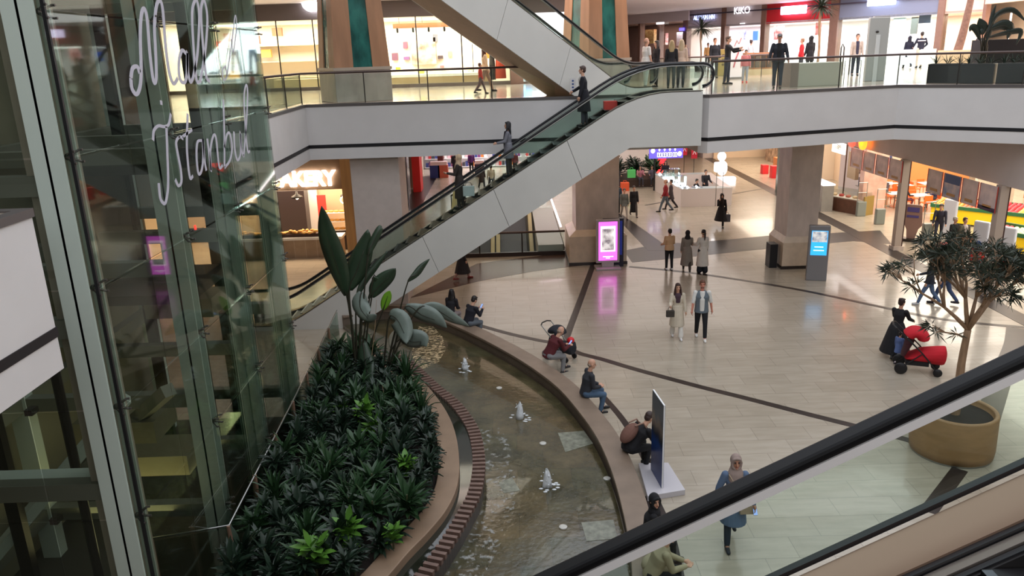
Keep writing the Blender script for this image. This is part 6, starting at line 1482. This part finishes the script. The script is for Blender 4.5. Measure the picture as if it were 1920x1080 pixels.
# market entrance people
person('grey haired person in a black coat at the market entrance',G(1782,483),200,1.66,'stand',(26,26,28),.45,(40,44,56),hair='short',hc=(170,166,160),vox=.015)
r=person('person in an olive coat with a brown bag at the market entrance',G(1800,487),190,1.7,'stand',(84,80,68),.4,(34,36,48),hair='short',hc=(60,40,34),vox=.015,scarf=(196,184,180)); bag('brown shopping bag held by the person in the olive coat',(r['P'].x,r['P'].y-.3,r['P'].z+.2),(.42,.12,.36),(150,108,84),name='shopping_bag')
tag(MB().box((-.18,-.22,0),(.18,.22,.4)).build('shopping_bag',M('coral_bag',(226,70,66),.5),loc=G(1768,474)),'coral red shopping bag on the floor of the market entrance','bag')
person('person in dark clothes leaning behind the left advertising pillar',G(1757,452),150,1.74,'walk',(40,40,56),0,(40,42,60),shoes=(200,200,200),vox=.016,lean=20,ll=(-24,4),rl=(20,8))
a_,b_=G(1710,392),G(1750,392)
person('child in a black shirt sitting on an orange chair at the cafe table',(tpos[1].x-.75,tpos[1].y,0),-90,1.45,'sit',(34,34,40),0,(110,60,70),hair='short',vox=.018,seat=.48,la=(30,8,60),ra=(30,8,60))
person('man in a dark patterned shirt sitting right of the cafe table',(tpos[1].x+.75,tpos[1].y,0),90,1.7,'sit',(44,48,80),0,(60,60,70),hair='short',vox=.018,seat=.48,la=(30,8,60),ra=(30,8,60)); cc_=copy_tree(ch); cc_.location=(tpos[1].x+.78,tpos[1].y,0); cc_.rotation_euler=(0,0,-PI/2)
# far left below the gallery
person('woman in a dark coat with a headscarf walking in the far left corridor',(-1.75,50.5,0),200,1.7,'walk',(60,40,44),.4,(40,40,50),hair='hijab',hc=(70,40,40),female=True,vox=.018)
r=person('person in a beige jacket and grey trousers walking away in the far left corridor',(-1.1,49.6,0),20,1.72,'walk',(196,176,160),0,(74,76,90),hair='short',vox=.018)
person('shopper in black with a shopping bag in the far left shop',(-3.9,57.2,0),180,1.7,'stand',(40,38,48),.3,hair='short',vox=.02)
person('shopper in a purple top in the far left shop',(-2.7,57.4,0),190,1.66,'stand',(90,40,110),0,hair='short',vox=.02)
person('shopper in a dark red top standing right of the far shop entrance',(.5,56.6,0),170,1.66,'stand',(110,40,50),0,hair='short',vox=.02)
person('person in a black skirt walking under the escalator',G(868,524),-70,1.68,'walk',(40,34,36),.6,(160,120,110),skirt=.12,shoes=(130,40,40),hair='short',female=True,vox=.015)
# --- people on the fountain ledge
def ledge(px,py): p=at(px,py,.46); return (p.x,p.y,0)
person('woman with long dark hair in a black jacket sitting farthest along the fountain ledge',ledge(845,594),-25,1.68,'sit',(28,26,32),0,(150,140,140),hair='long',hc=(24,20,22),female=True,seat=.45,lean=14,la=(10,6,60,20),ra=(10,6,60,20),vox=.012)
r=person('man in a black puffer jacket and grey jeans on his phone on the fountain ledge',ledge(878,610),-48,1.76,'sit',(26,26,36),0,(96,104,112),shoes=(30,28,30),hair='short',seat=.45,lean=22,la=(28,4,95,26),ra=(28,4,95,26),fat=1.15,vox=.012,nod=15); phone('phone in the hands of the man in the black puffer jacket',(r['lh']+r['rh'])/2+Vector((0,0,.03)),-.8)
r=person('man in a maroon sweater and grey jeans looking at his phone on the fountain ledge',ledge(1028,672),-62,1.8,'sit',(84,24,30),0,(128,128,130),shoes=(40,36,40),hair='short',hc=(160,140,124),bald=True,seat=.45,lean=34,la=(22,4,70,24),ra=(22,4,78,24),fat=1.18,vox=.011,nod=12,ll=(80,60),rl=(78,84)); phone('lit phone in the hands of the man in the maroon sweater',(r['lh']+r['rh'])/2+Vector((0.02,0,.04)),-1.1)
person('balding man in a dark grey jacket and blue jeans sitting on the fountain ledge',ledge(1098,742),-78,1.78,'sit',(48,50,56),0,(74,98,124),shoes=(30,28,28),hair='short',hc=(150,130,116),bald=True,seat=.45,lean=12,la=(6,5,68,32),ra=(6,5,68,32),fat=1.15,vox=.011,turn=-8,nod=6)
r=person('man in black bending forward on the ledge with a brown rucksack on his back',ledge(1180,846),-62,1.8,'sit',(24,22,26),0,(22,22,26),shoes=(30,30,32),hair='short',hc=(60,44,40),seat=.45,lean=46,la=(20,4,50,20),ra=(26,4,40,20),fat=1.2,vox=.011,nod=5)
b_=r['back']; t=thing('rucksack','brown rucksack on the back of the man bending forward','rucksack',(b_.x-.06,b_.y-.02,b_.z-.05),math.radians(-62)); q=MB().ball((0,-.02,.0),(.17,.12,.25),14,10,Matrix.Rotation(-.85,3,'X')).ball((0,-.1,-.04),(.12,.07,.14),12,8,Matrix.Rotation(-.85,3,'X')); blob('rucksack_body',q,cloth((120,84,72)),t,.012,3)
MB().tube([(-.1,.05,.18),(-.11,.25,.2),(-.11,.34,.05)],.018,6).tube([(.1,.05,.18),(.11,.25,.2),(.11,.34,.05)],.018,6).build('strap',cloth((150,120,104)),t)
r=person('woman in a black headscarf and black clothes sitting on the ledge, looking up',ledge(1215,1012),-98,1.68,'sit',(22,22,26),0,(20,20,24),shoes=(24,24,26),hair='hijab',hc=(20,20,24),female=True,seat=.45,lean=10,la=(16,5,72,26),ra=(16,5,72,26),vox=.011,turn=-60,fat=1.15); phone('phone with pale case held below the handrail by the woman in black',(r['lh']+r['rh'])/2+Vector((0.03,0,.03)),-1.4)
person('person in a beige jacket sitting on the ledge at the bottom edge of the picture',ledge(1222,1082),-92,1.72,'sit',(170,158,128),0,(26,26,30),hair='short',hc=(40,30,28),seat=.45,lean=24,la=(20,4,60,26),ra=(20,4,70,26),vox=.012,fat=1.2)
tag(MB().ball((0,0,.16),(.26,.2,.18),14,8).build('jacket_bundle',cloth((176,164,136)),None,True,loc=at(1245,1070,.46)+Vector((-.12,-.05,0))),'beige bundled coat lying on the ledge at the bottom edge','coat')
# small stroller behind the maroon man
p=at(1045,690,0); t=stroller('black foldable buggy with a red toy parked behind the man in the maroon sweater',(p.x+.12,p.y+.75,0),math.radians(-40),(34,36,44),(30,32,40),steel,.95)
tag(MB().ball((0,0,.0),(.11,.11,.1),12,8).build('toy_ball',M('toy_red',(206,24,34),.4),None,True,loc=(p.x+.42,p.y+.5,.62)),'round red toy hanging on the black buggy','toy')
# --- escalator riders
def rider(x): return (x,24.8,U-(3.98-x)*SL-.0)
def onesc(px,py):
    # choose x on escalator centre plane, snap to a step
    p=aty(px,py,24.8); i=round((p.x-ESC_X-.0)/.4); xs=ESC_X+i*.4-.2+.0; return (xs,24.8,min(U,i*.4*SL)-.01)
person('man in a black coat and grey scarf riding at the top of the escalator',onesc(1105,236),80,1.8,'stand',(24,24,32),.5,(60,60,70),skirt=.03,hair='short',hc=(70,50,44),scarf=(190,182,176),vox=.013,ra=(20,10,40),lean=4)
person('woman with long black hair in a grey cardigan riding in the middle of the escalator',onesc(964,332),85,1.68,'stand',(118,118,126),.35,(70,64,60),hair='long',hc=(22,20,24),female=True,vox=.013,la=(20,8,60),inner=(40,36,44))
r=person('woman in a beige headscarf and dark coat riding lowest on the escalator',onesc(876,392),80,1.7,'stand',(52,44,40),.6,(24,22,26),hair='hijab',hc=(196,170,140),female=True,vox=.013,la=(20,8,80)); bag('white paper bag carried by the woman in the beige headscarf',(r['P'].x+.3,r['P'].y-.3,r['P'].z-.05),(.36,.12,.32),(206,212,214),name='shopping_bag',flat=True)
tag(MB().box((-.2,-.15,0),(.2,.15,.25)).build('shopping_bag',M('red_bag_step',(216,60,54),.5),loc=(onesc(1152,215)[0],24.7,onesc(1152,215)[2]+.0)),'red bag standing on the upper steps of the escalator','bag')
# --- upper gallery
def Ug(px,py): p=at(px,py,U); return (p.x,p.y,U)
r=person('woman with brown hair in a beige top walking past the leather shop',Ug(911,172),-80,1.72,'walk',(214,186,150),.06,(150,120,100),hair='long',hc=(84,50,40),female=True,vox=.014,turn=0)
person('small child in a red top and patterned trousers beside the woman in beige',Ug(902,176),-80,1.12,'walk',(206,60,50),0,(110,90,90),hair='short',hc=(90,50,40),vox=.014)
person('bald man in a white t shirt standing at the top landing',(5.3,30.3,U),-70,1.78,'stand',(220,218,214),.1,(214,212,206),hair='short',bald=True,hc=(150,120,100),sleeve=.4,vox=.013,fat=1.15)
person('woman with dark hair in a black top facing the bald man',(5.75,30.7,U),-250,1.68,'stand',(26,24,30),.05,(30,28,34),hair='long',female=True,vox=.013)
person('woman with long blonde hair in black at the top of the escalator',(6.1,29.6,U),-10,1.66,'stand',(28,26,30),.1,(70,72,74),hair='long',hc=(170,146,104),female=True,vox=.013)
person('person with fair hair in a pale jacket beside the blonde woman',(6.5,29.8,U),-20,1.68,'stand',(206,180,160),.05,(60,60,66),hair='long',hc=(190,168,136),female=True,vox=.014)
person('man in a black jacket standing left of the gold box sign',Ug(1338,146),190,1.78,'stand',(26,28,36),.05,(30,34,48),hair='short',hc=(100,56,40),vox=.013,fat=1.15)
person('man in black reaching out beside the white banner',Ug(1362,158),240,1.76,'stand',(30,30,36),.0,(44,46,60),hair='short',hc=(80,60,50),vox=.013,la=(40,10,60),ra=(60,10,40))
person('man in a grey cap and dark open jacket standing at the railing',Ug(1456,166),165,1.74,'stand',(36,38,46),.08,(50,56,68),hair='cap',hc=(130,126,126),vox=.012,inner=(20,20,24),skin=SKIN2,fat=1.15,la=(6,16,20),ra=(6,16,20))
p=Ug(1396,155); person('child in a pink jacket and light jeans near the wooden counter',p,170,1.25,'stand',(196,120,120),.05,(170,176,184),shoes=(200,50,50),hair='short',vox=.014)
p=at(1415,135,U); person('shop attendant in a white shirt behind the wooden counter',(p.x,p.y+.9,U),-60,1.7,'stand',(226,228,234),0,hair='bun',hc=(60,44,44),vox=.014)
person('person in a red jacket leaning near the black canopy stall',Ug(1500,138),60,1.66,'stand',(190,32,40),.1,(50,52,62),hair='short',hc=(150,110,80),vox=.014)
person('person in a black hooded coat beside the red jacket',Ug(1516,140),20,1.74,'stand',(24,24,28),.3,(40,44,54),hair='hijab',hc=(24,24,28),vox=.014)
person('man in an open grey beige jacket on the gallery',Ug(1602,142),170,1.74,'stand',(176,162,150),.08,(30,34,50),hair='short',hc=(60,40,36),vox=.014,inner=(50,48,66))
person('woman in a dark navy coat looking into the bright shop window',Ug(1700,127),-10,1.68,'walk',(26,30,50),.3,(30,34,50),hair='hijab',hc=(26,28,44),female=True,vox=.015)
r=person('man in a dark jacket with a white stripe and beige trousers at the bright window',Ug(1722,127),-8,1.82,'stand',(28,32,50),0,(196,186,170),hair='short',vox=.015,la=(10,24,50,20),ra=(10,24,50,20),fat=1.1,ll=(0,0),rl=(0,0))
MB().lathe([(.02,0),(.215,0),(.215,.05),(.02,.05)],n=20,sx=1,sy=.74).build('white_stripe',cloth((220,220,226)),r['t'],True,loc=(0,0,1.36))
p=at(1858,140,U); person('man in a black jacket walking behind the bird of paradise plant',(p.x+.2,p.y+1.4,U),-90,1.76,'walk',(28,28,34),.1,(60,60,70),hair='short',hc=(60,44,40),vox=.015)
for i,(px_,py_,c) in enumerate([(1275,112,(90,90,140)),(1286,114,(200,180,190)),(1328,112,(220,170,110))]):
    person(['far shopper in blue grey beside the dark shop','far shopper in pale clothes beside the dark shop','far shopper in yellow near the white shop'][i],Ug(px_,py_) if at(px_,py_,U).y<58 else (onF(px_,80,-2).x,onF(px_,80,-2).y,U),170,1.66,'stand',c,0,hair='short',vox=.02)
# bake remeshed parts
dg=bpy.context.evaluated_depsgraph_get(); dg.update()
new=[]
for o in BAKE:
    me=bpy.data.meshes.new_from_object(o.evaluated_get(dg)); 
    for p_ in me.polygons: p_.use_smooth=True
    new.append((o,me))
for o,me in new: 
    o.modifiers.clear(); o.data=me
# ================================================================== LIGHT
w=bpy.data.worlds.new('world'); S.world=w; w.use_nodes=True; bg=w.node_tree.nodes['Background']; bg.inputs[0].default_value=(.60,.56,.54,1); bg.inputs[1].default_value=.25
area('skylight',(6.5,18,16.9),30,5000,(236,242,252),sy=40)
area('hall_lights_far',(6,46,5.15),16,1000,(255,242,232),sy=18)
area('hall_lights_well',(0,31,5.15),10,90,(255,220,190),sy=5)
area('hall_lights_left',(-11,24,5.15),5,60,(255,226,200),sy=14)
area('gallery_lights_back',(0,33,10.9),20,900,(255,238,224),sy=7)
area('gallery_lights_right',(17,38,10.9),14,2400,(250,244,250),sy=18)
area('added_tower_fill',(-6.9,13.5,.9),1.6,60,(220,210,150),sy=5,rot=(PI,0,0))  # added light that brightens the tower interior, not a real pit lamp
area('added_front_fill',(7,-6.5,13.5),22,1000,(244,246,250),rot=(math.radians(68),0,0),sy=5)  # added fill behind the camera to brighten surfaces facing it, no real lamp
